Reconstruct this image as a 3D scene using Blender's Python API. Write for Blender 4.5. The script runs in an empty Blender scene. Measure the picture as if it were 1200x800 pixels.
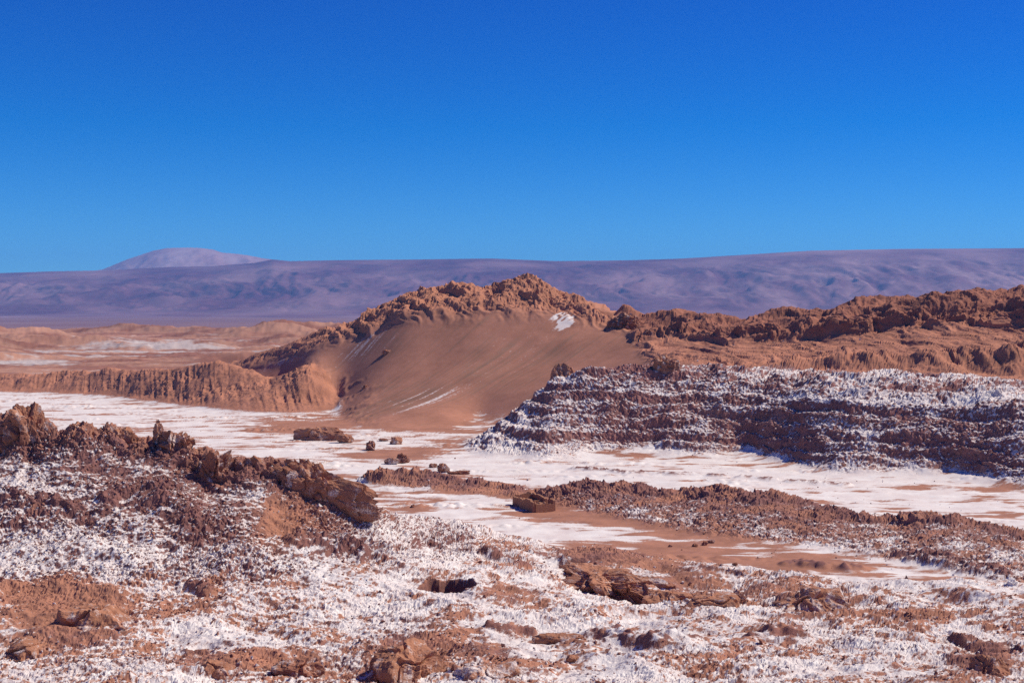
import bpy, bmesh, math, random
import numpy as np

# ------------------------------------------------------------------ camera, sky, sun, exposure
SC = bpy.context.scene
CZ, FPX, HOR = 34.0, 1648.0, 355.0            # eye height, focal length in photo pixels, horizon row
PITCH = math.atan((400.0 - HOR) / FPX)
cam_d = bpy.data.cameras.new("camera")
cam = bpy.data.objects.new("camera", cam_d)
SC.collection.objects.link(cam)
cam.location = (0, 0, CZ)
cam.rotation_euler = (math.pi / 2 - PITCH, 0, 0)
cam_d.sensor_width = 36.0
cam_d.lens = 36.0 * FPX / 1200.0
cam_d.clip_start = 0.5
cam_d.clip_end = 60000.0
SC.camera = cam

SUN_EL, SUN_AZ = math.radians(46), math.radians(75)      # azimuth: clockwise from +Y (the view direction)
world = bpy.data.worlds.new("World")
SC.world = world
world.use_nodes = True
wn = world.node_tree
wn.nodes.clear()
w_out = wn.nodes.new("ShaderNodeOutputWorld")
w_bg = wn.nodes.new("ShaderNodeBackground")
w_sky = wn.nodes.new("ShaderNodeTexSky")
w_sky.sky_type = 'NISHITA'
w_sky.sun_disc = False
w_sky.sun_elevation = SUN_EL
w_sky.sun_rotation = SUN_AZ
w_sky.altitude = 2500
w_sky.air_density = 1.0
w_sky.dust_density = 0.15
w_sky.ozone_density = 2.5
w_hs = wn.nodes.new("ShaderNodeHueSaturation")
w_hs.inputs["Saturation"].default_value = 1.25
w_bg.inputs["Strength"].default_value = 0.10
wn.links.new(w_sky.outputs[0], w_hs.inputs["Color"])
# deep polarised blue of the high desert: one colour matrix for the whole sky
w_se = wn.nodes.new("ShaderNodeSeparateColor"); w_co = wn.nodes.new("ShaderNodeCombineColor")
wn.links.new(w_hs.outputs[0], w_se.inputs[0])
for _k, _row in enumerate(((0.42, 0.0, -0.11), (0.0, 1.05, -0.30), (0.0, 0.31, 0.93))):
    _p = None
    for _c, _v in enumerate(_row):
        if _v == 0.0: continue
        _n = wn.nodes.new("ShaderNodeMath"); _n.operation = 'MULTIPLY'
        wn.links.new(w_se.outputs[_c], _n.inputs[0]); _n.inputs[1].default_value = _v
        if _p is None: _p = _n.outputs[0]
        else:
            _a = wn.nodes.new("ShaderNodeMath"); _a.operation = 'ADD'
            wn.links.new(_p, _a.inputs[0]); wn.links.new(_n.outputs[0], _a.inputs[1]); _p = _a.outputs[0]
    _m = wn.nodes.new("ShaderNodeMath"); _m.operation = 'MAXIMUM'
    wn.links.new(_p, _m.inputs[0]); _m.inputs[1].default_value = 0.02
    wn.links.new(_m.outputs[0], w_co.inputs[_k])
wn.links.new(w_co.outputs[0], w_bg.inputs["Color"])
wn.links.new(w_bg.outputs[0], w_out.inputs["Surface"])

sun_d = bpy.data.lights.new("sun", 'SUN')
sun_d.energy = 5.0
sun_d.angle = math.radians(0.5)
sun_d.color = (1.0, 0.94, 0.84)
sun = bpy.data.objects.new("sun", sun_d)
SC.collection.objects.link(sun)
_s = (math.sin(SUN_AZ) * math.cos(SUN_EL), math.cos(SUN_AZ) * math.cos(SUN_EL), math.sin(SUN_EL))
from mathutils import Vector
sun.rotation_euler = Vector(_s).to_track_quat('Z', 'Y').to_euler()
sun.location = (60, 40, 120)

SC.view_settings.view_transform = 'Standard'
SC.view_settings.look = 'None'
SC.view_settings.exposure = 0.0
SC.view_settings.gamma = 1.0
SC.cycles.use_denoising = False
SC.cycles.max_bounces = 7
SC.cycles.diffuse_bounces = 5
SC.cycles.volume_bounces = 1

# ------------------------------------------------------------------ helpers: photo measurements -> places
CP, SP = math.cos(PITCH), math.sin(PITCH)

def ray(px, py):
    a, b = (px - 600.0) / FPX, -(py - 400.0) / FPX
    return a, CP + b * SP, -SP + b * CP                  # x, y (forward), z

def D(px, py, d):
    """the point seen at a photo pixel that lies d metres ahead"""
    x, y, z = ray(px, py)
    return (x / y * d, d, CZ + z / y * d)

def F(px, py, z0=0.0):
    """the point seen at a photo pixel that lies at height z0"""
    x, y, z = ray(px, py)
    t = (z0 - CZ) / z
    return (x * t, y * t, z0)

def W(px, d, z):
    """a point d metres ahead in the direction of a photo column, at height z"""
    return ((px - 600.0) / FPX * d, d, z)

def tag(o, label=None, cat=None, group=None, kind=None):
    if label: o["label"] = label
    if cat: o["category"] = cat
    if group: o["group"] = group
    if kind: o["kind"] = kind
    return o

# ------------------------------------------------------------------ noise
_rng = np.random.RandomState(11)
_perm = _rng.permutation(256).astype(np.int32)
_perm = np.concatenate([_perm, _perm, _perm])
_g3 = _rng.normal(size=(256, 3)); _g3 /= np.linalg.norm(_g3, axis=1, keepdims=True)
_g3 = (_g3 * 1.5).astype(np.float32)

def n3(x, y, z):
    x = np.asarray(x, np.float32); y = np.asarray(y, np.float32); z = np.asarray(z, np.float32)
    xi = np.floor(x); yi = np.floor(y); zi = np.floor(z)
    fx, fy, fz = x - xi, y - yi, z - zi
    X = xi.astype(np.int32) & 255; Y = yi.astype(np.int32) & 255; Z = zi.astype(np.int32) & 255
    u = fx * fx * fx * (fx * (fx * 6 - 15) + 10)
    v = fy * fy * fy * (fy * (fy * 6 - 15) + 10)
    w = fz * fz * fz * (fz * (fz * 6 - 15) + 10)
    out = 0
    for dx in (0, 1):
        px = _perm[X + dx]; wx = u if dx else 1 - u
        for dy in (0, 1):
            pxy = _perm[px + Y + dy]; wy = v if dy else 1 - v
            for dz in (0, 1):
                g = _g3[_perm[pxy + Z + dz]]; wz = w if dz else 1 - w
                out = out + wx * wy * wz * (g[..., 0] * (fx - dx) + g[..., 1] * (fy - dy) + g[..., 2] * (fz - dz))
    return out

def n2(x, y, s=0.0):
    return n3(x, y, np.full(np.shape(x), 0.37 + s, np.float32))

def fbm(x, y, z, octs=3, g=0.5, s=0.0):
    o, a = 0, 1.0
    for k in range(octs):
        f = 2.03 ** k
        o = o + a * n3(x * f + s + 17.3 * k, y * f + 5.1 * k, z * f + 9.7 * k)
        a *= g
    return o

def ridged(x, y, z, octs=3, g=0.55, s=0.0):
    o, a, t = 0, 1.0, 0
    for k in range(octs):
        f = 2.1 ** k
        o = o + a * (1 - 2.2 * np.abs(n3(x * f + s + 31.3 * k, y * f + 3.1 * k, z * f + 7.7 * k)))
        t += a; a *= g
    return o / t

def sstep(a, b, x):
    t = np.clip((x - a) / (b - a), 0, 1)
    return t * t * (3 - 2 * t)

# ------------------------------------------------------------------ materials
def new_mat(name):
    m = bpy.data.materials.new(name)
    m.use_nodes = True
    nt = m.node_tree
    b = nt.nodes["Principled BSDF"]
    b.inputs["Roughness"].default_value = 0.95
    b.inputs["Specular IOR Level"].default_value = 0.12
    return m, nt, b

def N(nt, t, **kw):
    n = nt.nodes.new(t)
    for k, v in kw.items():
        setattr(n, k, v)
    return n

def mixc(nt, fac, a, b, mode='MIX'):
    n = N(nt, "ShaderNodeMix", data_type='RGBA', blend_type=mode)
    for sock, val in ((n.inputs[0], fac), (n.inputs[6], a), (n.inputs[7], b)):
        if isinstance(val, (int, float)):
            sock.default_value = val
        elif isinstance(val, tuple):
            sock.default_value = (*val, 1.0) if len(val) == 3 else val
        else:
            nt.links.new(val, sock)
    return n.outputs[2]

def noise_node(nt, co, scale, detail=4, rough=0.6):
    n = N(nt, "ShaderNodeTexNoise")
    n.inputs["Scale"].default_value = scale
    n.inputs["Detail"].default_value = detail
    n.inputs["Roughness"].default_value = rough
    nt.links.new(co, n.inputs["Vector"])
    return n.outputs["Fac"]

def rng_node(nt, v, a, b, c=0.0, d=1.0):
    n = N(nt, "ShaderNodeMapRange")
    n.inputs[1].default_value = a; n.inputs[2].default_value = b
    n.inputs[3].default_value = c; n.inputs[4].default_value = d
    nt.links.new(v, n.inputs[0])
    return n.outputs[0]

def mathn(nt, op, a, b):
    n = N(nt, "ShaderNodeMath", operation=op)
    for s, v in ((n.inputs[0], a), (n.inputs[1], b)):
        if isinstance(v, (int, float)): s.default_value = v
        else: nt.links.new(v, s)
    return n.outputs[0]

SAND = (0.40, 0.180, 0.110)
OCHRE = (0.46, 0.200, 0.106)
ROCK = (0.235, 0.105, 0.084)
SALT = (0.82, 0.74, 0.655)

def ground_material(name, sand=SAND, rock=ROCK, salt=SALT, grain=1.6, bump=0.5, dist=0.12, speck=1.25):
    """soil, darker rock and salt crust; how much of each comes from the mesh, the grain from noise"""
    m, nt, b = new_mat(name)
    geo = N(nt, "ShaderNodeNewGeometry")
    att = N(nt, "ShaderNodeAttribute", attribute_name="cover")
    sep = N(nt, "ShaderNodeSeparateColor")
    nt.links.new(att.outputs["Color"], sep.inputs[0])
    co = geo.outputs["Position"]
    f1 = noise_node(nt, co, grain, 5, 0.65)
    f2 = noise_node(nt, co, grain * 0.16, 4, 0.6)
    rk = mathn(nt, 'ADD', sep.outputs[1], mathn(nt, 'MULTIPLY', mathn(nt, 'SUBTRACT', f1, 0.5), 0.9))
    rk = rng_node(nt, rk, 0.25, 0.75)
    c = mixc(nt, rk, sand, rock)
    c = mixc(nt, mathn(nt, 'MULTIPLY', sep.outputs[2], 0.85), c, OCHRE)
    v = mathn(nt, 'ADD', rng_node(nt, f2, 0.3, 0.7, 0.82, 1.16), mathn(nt, 'MULTIPLY', mathn(nt, 'SUBTRACT', f1, 0.5), 0.5))
    c = mixc(nt, 1.0, c, v, 'MULTIPLY')
    f3 = noise_node(nt, co, grain * 2.6, 3, 0.6)
    sl = mathn(nt, 'ADD', sep.outputs[0], mathn(nt, 'MULTIPLY', mathn(nt, 'SUBTRACT', f3, 0.5), speck))
    sl = rng_node(nt, sl, 0.25, 0.75)
    salt = mixc(nt, rng_node(nt, f2, 0.35, 0.65), tuple(v * k for v, k in zip(salt, (0.86, 0.80, 0.80))), salt)
    c = mixc(nt, sl, c, salt)
    nt.links.new(c, b.inputs["Base Color"])
    bp = N(nt, "ShaderNodeBump")
    bp.inputs["Strength"].default_value = bump
    bp.inputs["Distance"].default_value = dist
    nt.links.new(f1, bp.inputs["Height"])
    nt.links.new(bp.outputs[0], b.inputs["Normal"])
    return m

M_CRUST = ground_material("salt_crust", grain=2.6, bump=0.7, dist=0.15)
M_FLAT = ground_material("salt_flat_crust", grain=1.3, bump=0.4, dist=0.08, speck=0.7)
M_CLIFF = ground_material("salt_rock", rock=(0.28, 0.120, 0.098), sand=(0.40, 0.215, 0.160), grain=1.5, bump=0.8, dist=0.3)
M_SAND = ground_material("dune_sand", speck=1.3, rock=(0.27, 0.148, 0.094), sand=(0.41, 0.182, 0.112), grain=0.5, bump=0.25, dist=0.15)
M_BROWN = ground_material("brown_earth", sand=(0.44, 0.188, 0.112), rock=(0.26, 0.096, 0.064), grain=0.8, bump=0.7, dist=0.35)
M_ROCK = ground_material("outcrop_rock", sand=(0.39, 0.178, 0.104), rock=(0.23, 0.090, 0.062), grain=2.2, bump=0.8, dist=0.18)
M_FAR = ground_material("badland_earth", sand=(0.44, 0.222, 0.142), rock=(0.29, 0.125, 0.082), salt=(0.56, 0.47, 0.41), grain=0.06, bump=0.4, dist=2.0)

# ------------------------------------------------------------------ the lie of the land
# breaklines measured in the photograph: crests, feet of slopes, edges
LINES = []
def L(*pts): LINES.append(np.array(pts, float)); return pts

# near ground below the viewpoint
L(*[W(px, 96, 4.6) for px in range(-260, 1460, 60)])
L(*[D(px, 800, 116) for px in range(-200, 1401, 80)])
L(D(-200, 745, 130), D(0, 740, 130), D(300, 740, 135), D(600, 740, 136), D(900, 740, 138), D(1200, 745, 139), D(1400, 745, 139))
L(D(-200, 690, 140), D(0, 690, 140), D(300, 690, 146), D(450, 680, 152), D(560, 690, 153))
L(D(800, 706, 155), D(1000, 712, 154), D(1200, 714, 153), D(1400, 716, 153))
# knoll on the left
L(D(-200, 640, 150), D(0, 640, 150), D(200, 640, 152), D(400, 640, 160), D(480, 640, 167))
L(D(-200, 590, 158), D(0, 590, 158), D(150, 590, 158), D(300, 600, 160), D(400, 607, 165), D(450, 612, 172))
KN_CREST = L(D(-220, 470, 184), D(-90, 478, 180), D(0, 484, 175), D(28, 482, 174), D(52, 494, 173), D(70, 508, 172), D(82, 503, 172), D(98, 502, 172), D(114, 512, 172), D(130, 505, 172), D(160, 511, 171), D(176, 516, 170),
             D(190, 508, 170), D(212, 511, 169.5), D(227, 526, 169), D(237, 519, 168.5), D(250, 522, 168.5), D(270, 530, 168.5), D(300, 536, 168.5), D(340, 549, 168.5), D(380, 562, 169), D(408, 574, 170), D(424, 590, 173), D(440, 600, 177), D(470, 612, 184))
L(D(-100, 540, 172), D(0, 538, 171), D(40, 533, 170.5), D(66, 518, 170.5))
L(D(176, 536, 168), D(200, 541, 167.2), D(222, 545, 167))
L(D(228, 578, 164.6), D(240, 583, 164.6), D(256, 578, 165.2), D(270, 562, 166.2), D(300, 556, 167), D(330, 571, 166.6), D(360, 584, 166.4), D(400, 596, 167), D(420, 602, 169))
HUM_CREST = L(D(470, 612, 184), D(510, 612, 192), D(535, 613, 192), D(560, 622, 190), D(610, 643, 185), D(660, 656, 180), D(710, 660, 178), D(760, 666, 175), D(790, 672, 173))
KN_BACK = L(W(-300, 222, 1.0), W(-90, 216, 1.0), W(50, 208, .6), W(250, 202, .4), W(400, 202, .3), W(470, 206, .3), W(560, 204, .1), W(660, 193, .1), W(740, 188, .1), W(830, 180, .1), W(1000, 171, .1), W(1400, 165, .2))
L(D(500, 650, 172), D(560, 660, 170), D(610, 672, 166), D(650, 682, 161))
# sink hole under the slab, front right of centre
PIT_TOP = L(D(668, 664, 171), D(690, 668, 168.5), D(715, 676, 165.5), D(740, 690, 162), D(762, 704, 158.5))
PIT_FOOT = L(D(668, 686, 168.5), D(690, 695, 166), D(715, 706, 163), D(740, 714, 160), D(762, 715, 157.8))
L(D(640, 690, 158), D(690, 700, 156), D(740, 716, 154), D(790, 718, 153))
# flat
for d, z in ((222, 0.0), (250, 0.0)):
    L(*[W(px, d, z) for px in range(-260, 640, 60)])
for d in (285, 330):
    L(*[W(px, d, 0.0) for px in range(-260, 560, 60)])
L(*[W(px, 380, 0.0) for px in range(-260, 420, 60)])
L(*[W(px, 430, 0.0) for px in range(-260, 210, 60)])
L(*[W(px, 268, 0.0) for px in range(600, 900, 60)])
L(W(900, 255, 0), W(1000, 245, -.2), W(1100, 240, -.3), W(1200, 232, -.3), W(1400, 225, -.3))
L(W(620, 222, 0), W(700, 212, 0), W(800, 190, 0), W(900, 182, 0))
L(W(620, 205, 0), W(700, 200, 0), W(800, 182, 0), W(1000, 176, .1))
# low bank across the flat
BANK1_FOOT = L(F(425, 566), F(450, 570), F(500, 575), F(560, 580), F(610, 584))
BANK1_TOP = L(D(430, 560, 266), D(442, 556, 264), D(470, 553, 264), D(505, 557, 262), D(545, 566, 258), D(580, 573, 255), D(615, 577, 252))
BANK1_BACK = L(W(425, 274, 0), W(500, 272, 0), W(560, 267, 0), W(620, 260, 0))
BANK_FOOT = L(F(630, 589), F(650, 593), F(700, 603), F(750, 613), F(800, 623), F(850, 631), F(900, 637), F(960, 642), F(1010, 650), F(1100, 668), F(1200, 690), F(1400, 715))
BANK_TOP = L(D(625, 582, 246), D(645, 577, 245), D(660, 572, 244), D(690, 566, 243), D(740, 569, 239), D(770, 579, 236), D(810, 580, 232), D(850, 574, 228), D(880, 582, 225), D(905, 579, 222),
             D(940, 590, 218), D(980, 604, 212), D(1050, 616, 206), D(1075, 605, 204), D(1110, 612, 202), D(1150, 616, 200), D(1200, 632, 195), D(1400, 655, 188))
BANK_BACK = L(W(625, 256, 0), W(690, 256, 0), W(740, 252, 0), W(850, 242, 0), W(940, 231, 0), W(1050, 222, -.2), W(1200, 210, -.3), W(1400, 204, -.3))
# salt cliff on the right
CL_FOOT = L(F(548, 529), F(575, 534), F(610, 536), F(640, 540), F(700, 533), F(760, 533), F(820, 537), F(880, 535), F(930, 546), F(980, 556), F(1050, 557), F(1120, 559), F(1200, 572), F(1400, 590))
L(D(580, 505, 331), D(610, 500, 323), D(640, 500, 319), D(700, 492, 322), D(760, 492, 320), D(820, 495, 318), D(880, 492, 315), D(925, 502, 306), D(937, 508, 303), D(950, 502, 298), D(1000, 508, 290), D(1100, 510, 282), D(1200, 520, 268), D(1400, 535, 260))
L(D(606, 480, 336), D(640, 470, 331), D(700, 462, 330), D(760, 462, 328), D(820, 465, 326), D(900, 466, 320), D(1000, 470, 299), D(1100, 472, 291), D(1200, 480, 278), D(1400, 490, 268))
CL_TOP = L(D(558, 520, 334), D(582, 500, 338), D(604, 479, 341), D(628, 458, 342), D(650, 443, 341), D(700, 431, 339), D(760, 427, 338), D(800, 431, 338), D(900, 441, 330), D(1000, 446, 314), D(1100, 450, 305), D(1200, 459, 293), D(1400, 465, 282))
CL_BACK = L(W(545, 345, 0), W(580, 354, 0.5), W(620, 362, 1.5), W(660, 362, 5), W(700, 362, 12), W(760, 358, 17.5), W(850, 352, 17.6), W(900, 347, 17.5), W(1000, 331, 17.6), W(1100, 320, 17.6), W(1200, 308, 16.6), W(1400, 296, 15.5))
# big dune with its rocky top
DU_FOOT = L(F(396, 486), F(420, 497), F(450, 502), F(490, 504), F(530, 501), F(560, 494), W(600, 388, 1), W(660, 382, 4), W(720, 374, 11.5), W(760, 370, 17), W(780, 368, 17.6))
L(D(440, 462, 430), D(470, 461, 424), D(520, 465, 412), D(590, 462, 408), D(650, 455, 400))
L(D(405, 430, 462), D(450, 428, 446), D(550, 425, 436), D(650, 425, 428), D(720, 420, 418), D(760, 415, 400))
DU_ROCK = L(D(290, 430, 522), D(330, 419, 506), D(370, 405, 486), D(420, 390, 477), D(480, 364, 469), D(560, 364, 462), D(640, 362, 458), D(700, 378, 450), D(740, 384, 440), D(780, 395, 424))
DU_CREST = L(D(240, 433, 555), D(270, 424, 545), D(300, 413, 532), D(335, 402, 520), D(370, 388, 510), D(400, 376, 503), D(440, 359, 496), D(480, 342, 492), D(515, 333, 490), D(540, 329, 490), D(562, 335, 489), D(590, 332, 488), D(606, 326, 487), D(619, 316, 486), D(630, 326, 485), D(645, 336, 484),
             D(680, 346, 478), D(720, 360, 470), D(760, 371, 460), D(790, 366, 452), D(815, 368, 446), D(850, 378, 434), D(900, 372, 426), D(945, 361, 420), D(985, 355, 415), D(1030, 350, 412), D(1060, 340, 410), D(1100, 342, 408), D(1150, 335, 405), D(1200, 336, 400), D(1400, 328, 392))
DU_BACK = L(W(200, 600, 1), W(300, 590, 1), W(400, 575, 1), W(550, 565, 0), W(700, 560, 0), W(850, 540, 0), W(1000, 530, 0), W(1200, 520, 0), W(1400, 510, 0))
# ridge on the right: shelf, cliff band, scree
RI_EDGE = L(D(780, 388, 425), D(850, 389, 412), D(900, 388, 406), D(950, 383, 400), D(1000, 378, 395), D(1060, 369, 390), D(1120, 363, 385), D(1200, 362, 380), D(1400, 355, 370))
RI_BAND = L(D(780, 396, 423), D(850, 402, 409.5), D(900, 404, 403.5), D(950, 401, 397), D(1000, 396, 392), D(1060, 387, 387), D(1120, 383, 382), D(1200, 386, 377), D(1400, 380, 367))
RI_FOOT = L(D(780, 421, 380), D(850, 431, 366), D(900, 434, 359), D(1000, 431, 346), D(1100, 431, 339), D(1200, 430, 331), D(1400, 428, 320))
# brown fluted ridge and cone on the left
BR_FOOT = L(F(-220, 458), F(-100, 459), F(0, 462), F(60, 463), F(130, 467), F(200, 476), F(260, 483), F(300, 486), F(350, 487), F(375, 486), F(392, 485))
BR_CREST = L(D(-220, 443, 600), D(-100, 442, 580), D(0, 440, 560), D(60, 434, 545), D(100, 434, 535), D(130, 431, 525), D(200, 428, 502), D(250, 421, 487), D(280, 423, 480), D(302, 436, 474), D(316, 447, 468), D(338, 431, 458), D(354, 424, 456), D(368, 430, 456), D(385, 447, 454), D(402, 476, 447))
BR_BACK = L(W(-250, 660, 1.5), W(-100, 640, 1.5), W(0, 618, 1.5), W(100, 590, 1.5), W(200, 540, 2), W(260, 514, 3), W(305, 496, 5), W(345, 481, 7.5))
# badlands behind, out to the edge of the tableland
L(*[W(px, 700, 0.5) for px in range(-300, 1500, 100)])
L(*[W(px, 1150, 0.5) for px in range(-300, 1500, 100)])
EDGE = L(D(-300, 391, 1750), D(0, 390, 1760), D(60, 388, 1780), D(80, 383, 1800), D(160, 384, 1800), D(250, 386, 1790), D(330, 382, 1850), D(400, 380, 1880), D(700, 380, 1900), D(1500, 380, 1900))
L(*[W(px, 2180, -64) for px in range(-300, 1500, 100)])

# ------------------------------------------------------------------ relax a surface between the breaklines
U0, U1, V0, V1 = -0.47, 0.47, math.log(94.0), math.log(2200.0)
NU, NV = 640, 768

def uv(p):
    return (p[..., 0] / p[..., 1] - U0) / (U1 - U0), (np.log(p[..., 1]) - V0) / (V1 - V0)

def raster(nu, nv):
    zs, cnt = np.zeros((nv, nu)), np.zeros((nv, nu))
    for ln in LINES:
        for a, b in zip(ln[:-1], ln[1:]):
            ua, va = uv(a); ub, vb = uv(b)
            n = int(max(abs(ua - ub) * nu, abs(va - vb) * nv) * 2) + 2
            t = np.linspace(0, 1, n)[:, None]
            p = a * (1 - t) + b * t
            u, v = uv(p)
            i = np.round(u * (nu - 1)).astype(int); j = np.round(v * (nv - 1)).astype(int)
            ok = (i >= 0) & (i < nu) & (j >= 0) & (j < nv)
            np.add.at(zs, (j[ok], i[ok]), p[ok, 2]); np.add.at(cnt, (j[ok], i[ok]), 1)
    return zs / np.maximum(cnt, 1), cnt > 0

def zoom(a, nv, nu):
    j = np.linspace(0, a.shape[0] - 1, nv); i = np.linspace(0, a.shape[1] - 1, nu)
    return bilin(a, *np.meshgrid(i, j))

def bilin(a, i, j):
    i = np.clip(i, 0, a.shape[1] - 1.001); j = np.clip(j, 0, a.shape[0] - 1.001)
    i0 = i.astype(int); j0 = j.astype(int); fi = i - i0; fj = j - j0
    return (a[j0, i0] * (1 - fi) + a[j0, i0 + 1] * fi) * (1 - fj) + (a[j0 + 1, i0] * (1 - fi) + a[j0 + 1, i0 + 1] * fi) * fj

def relax():
    z = None
    for lev in (32, 16, 8, 4, 2, 1):
        nu, nv = NU // lev, NV // lev
        zc, m = raster(nu, nv)
        z = np.full((nv, nu), 1.0) if z is None else zoom(z, nv, nu)
        z[m] = zc[m]
        for _ in range(400 if lev >= 4 else 160):
            p = np.pad(z, 1, mode='edge')
            z = 0.25 * (p[:-2, 1:-1] + p[2:, 1:-1] + p[1:-1, :-2] + p[1:-1, 2:])
            z[m] = zc[m]
    for _ in range(2):                                      # take the machine edge off every breakline
        p = np.pad(z, 1, mode='edge')
        z = 0.4 * z + 0.15 * (p[:-2, 1:-1] + p[2:, 1:-1] + p[1:-1, :-2] + p[1:-1, 2:])
    return z

BASE = relax()

def grid_ij(x, y):
    return (x / y - U0) / (U1 - U0) * (NU - 1), (np.log(y) - V0) / (V1 - V0) * (NV - 1)

def ground(x, y):
    return bilin(BASE, *grid_ij(np.asarray(x, float), np.asarray(y, float)))

# ------------------------------------------------------------------ which landform a spot belongs to
def inside(poly, uu, vv):
    u, v = uv(np.array(poly, float))
    res = np.zeros(uu.shape, bool)
    k = len(u)
    for a in range(k):
        b = (a + 1) % k
        if v[a] == v[b]: continue
        c = (v[a] > vv) != (v[b] > vv)
        res ^= c & (uu < (u[b] - u[a]) * (vv - v[a]) / (v[b] - v[a]) + u[a])
    return res

RAW = BASE
gu, gv = np.meshgrid(np.linspace(0, 1, NU), np.linspace(0, 1, NV))
FLAT, NEAR, KNOLL, BANK, CLIFF, DUNE, CRAG, RIDGE, BROWN, BAD = range(10)
REG = np.full((NV, NU), FLAT)
def paint(idx, *lines):
    poly = [p for ln in lines for p in ln]
    REG[inside(poly, gu, gv)] = idx
paint(BAD, [W(-400, 3000, 0)], BR_BACK, [W(345, 600, 0)], DU_BACK, [W(1800, 3000, 0)])
REG[(gv > 0.6)] = BAD
paint(NEAR, [W(-500, 90, 0)], [W(-500, 216, 1)], KN_BACK, [W(1700, 90, 0)])
paint(KNOLL, [D(-250, 700, 138)], KN_BACK[:7], [D(560, 668, 168), D(480, 668, 160), D(300, 690, 147), D(100, 690, 143)])
paint(BANK, BANK1_FOOT, BANK1_BACK[::-1])
paint(BANK, BANK_FOOT, BANK_BACK[::-1])
paint(DUNE, DU_FOOT, [W(780, 424, 0)], DU_CREST[:18][::-1], [W(240, 530, 0)], BR_BACK[5:], [W(400, 448, 0)])
paint(RIDGE, [W(770, 372, 17)], [W(850, 354, 17)], CL_BACK[6:], DU_BACK[::-1][:4], DU_CREST[17:19][::-1])
paint(CRAG, DU_ROCK, DU_CREST[16:18], DU_BACK[::-1][2:])
paint(CLIFF, CL_FOOT, CL_BACK[::-1])
paint(BROWN, BR_FOOT, [W(398, 448, 0)], BR_BACK[::-1])

def blur(a, n):
    for _ in range(n):
        p = np.pad(a, 1, mode='edge')
        a = (p[:-2, 1:-1] + p[2:, 1:-1] + p[1:-1, :-2] + p[1:-1, 2:] + 2 * a) / 6
    return a
BASE = blur(BASE, 4)
SOFT = [blur((REG == k).astype(float), 10) for k in range(10)]
_soft = np.clip(SOFT[DUNE] + SOFT[FLAT] * 0.8 + SOFT[BAD], 0, 1)
BASE = BASE * (1 - _soft) + blur(BASE, 40) * _soft
_mid = np.clip(SOFT[KNOLL] + SOFT[NEAR] + SOFT[BROWN] + SOFT[CRAG] + SOFT[RIDGE], 0, 1)
BASE = BASE * (1 - _mid) + blur(BASE, 5) * _mid

# ------------------------------------------------------------------ mesh: rows crowd where the slopes face the valley
COLS, ROWS = 1120, 1050
yy = np.exp(np.linspace(V0, V1, NV))
el = (BASE - CZ) / yy[:, None]
da = np.diff(el, axis=0)
arc = np.sqrt(np.diff(BASE, axis=0) ** 2 + np.diff(yy)[:, None] ** 2) / yy[1:, None]
wgt = np.where(da > 0, da, -0.15 * da) * 1.0 + 0.09 * arc
near_w = np.where(yy[1:, None] < 700, 1.0, 0.8)
wgt = blur(wgt * near_w, 14)
cum = np.concatenate([np.zeros((1, NU)), np.cumsum(wgt, 0)], 0)
cum /= cum[-1:]
ucol = np.linspace(U0 + 0.001, U1 - 0.001, COLS)
rows_v = np.empty((ROWS, COLS))
tt = np.linspace(0, 1, ROWS)
vi = np.arange(NV, dtype=float)
for c in range(COLS):
    fi = (ucol[c] - U0) / (U1 - U0) * (NU - 1)
    i0 = min(int(fi), NU - 2); f = fi - i0
    rows_v[:, c] = np.interp(tt, cum[:, i0] * (1 - f) + cum[:, i0 + 1] * f, vi)
GI = np.broadcast_to((ucol - U0) / (U1 - U0) * (NU - 1), (ROWS, COLS))
GJ = rows_v
Yw = np.exp(V0 + GJ / (NV - 1) * (V1 - V0))
Xw = np.broadcast_to(ucol, (ROWS, COLS)) * Yw
Zw = bilin(BASE, GI, GJ)

def unit_normals(X, Y, Z):
    ax, ay, az = np.gradient(X, axis=1), np.gradient(Y, axis=1), np.gradient(Z, axis=1)
    bx, by, bz = np.gradient(X, axis=0), np.gradient(Y, axis=0), np.gradient(Z, axis=0)
    nx, ny, nz = ay * bz - az * by, az * bx - ax * bz, ax * by - ay * bx
    l = np.sqrt(nx * nx + ny * ny + nz * nz) + 1e-9
    return nx / l, ny / l, nz / l

x, y, z = Xw.ravel(), Yw.ravel(), Zw.ravel()
nx, ny, nz = [a.ravel() for a in unit_normals(Xw, Yw, Zw)]
S = [bilin(s, GI, GJ).ravel() for s in SOFT]
REGV = REG[np.round(GJ).astype(int), np.round(GI).astype(int)]
# where each spot was measured in the photograph (for the outlines of sand and salt patches)
PXm = 600 + FPX * x / y
PYm = HOR + FPX * (CZ - z) / y

def sub(mask, fn):
    o = np.zeros(x.shape, np.float32)
    i = np.nonzero(mask > 0.02)[0]
    if len(i): o[i] = fn(i)
    return o

def at(i, s): return x[i] / s, y[i] / s, z[i] / s

disp = np.zeros(x.shape)         # along the normal
lift = np.zeros(x.shape)         # straight up
clod = np.zeros(x.shape, np.float32)
# broad unevenness
rough = S[NEAR] + S[KNOLL] + S[BANK]
def f_(i): return fbm(*at(i, 9.0), octs=3, s=3.0)
broad = sub(rough + S[CLIFF], f_)
lift += broad * (0.75 * S[NEAR] + 0.9 * S[KNOLL] + 0.35 * S[BANK] + 1.2 * S[CLIFF])
def f_(i): return ridged(*at(i, 3.2), octs=3, s=8.0)
rid = sub(rough + S[CLIFF], f_)
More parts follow.
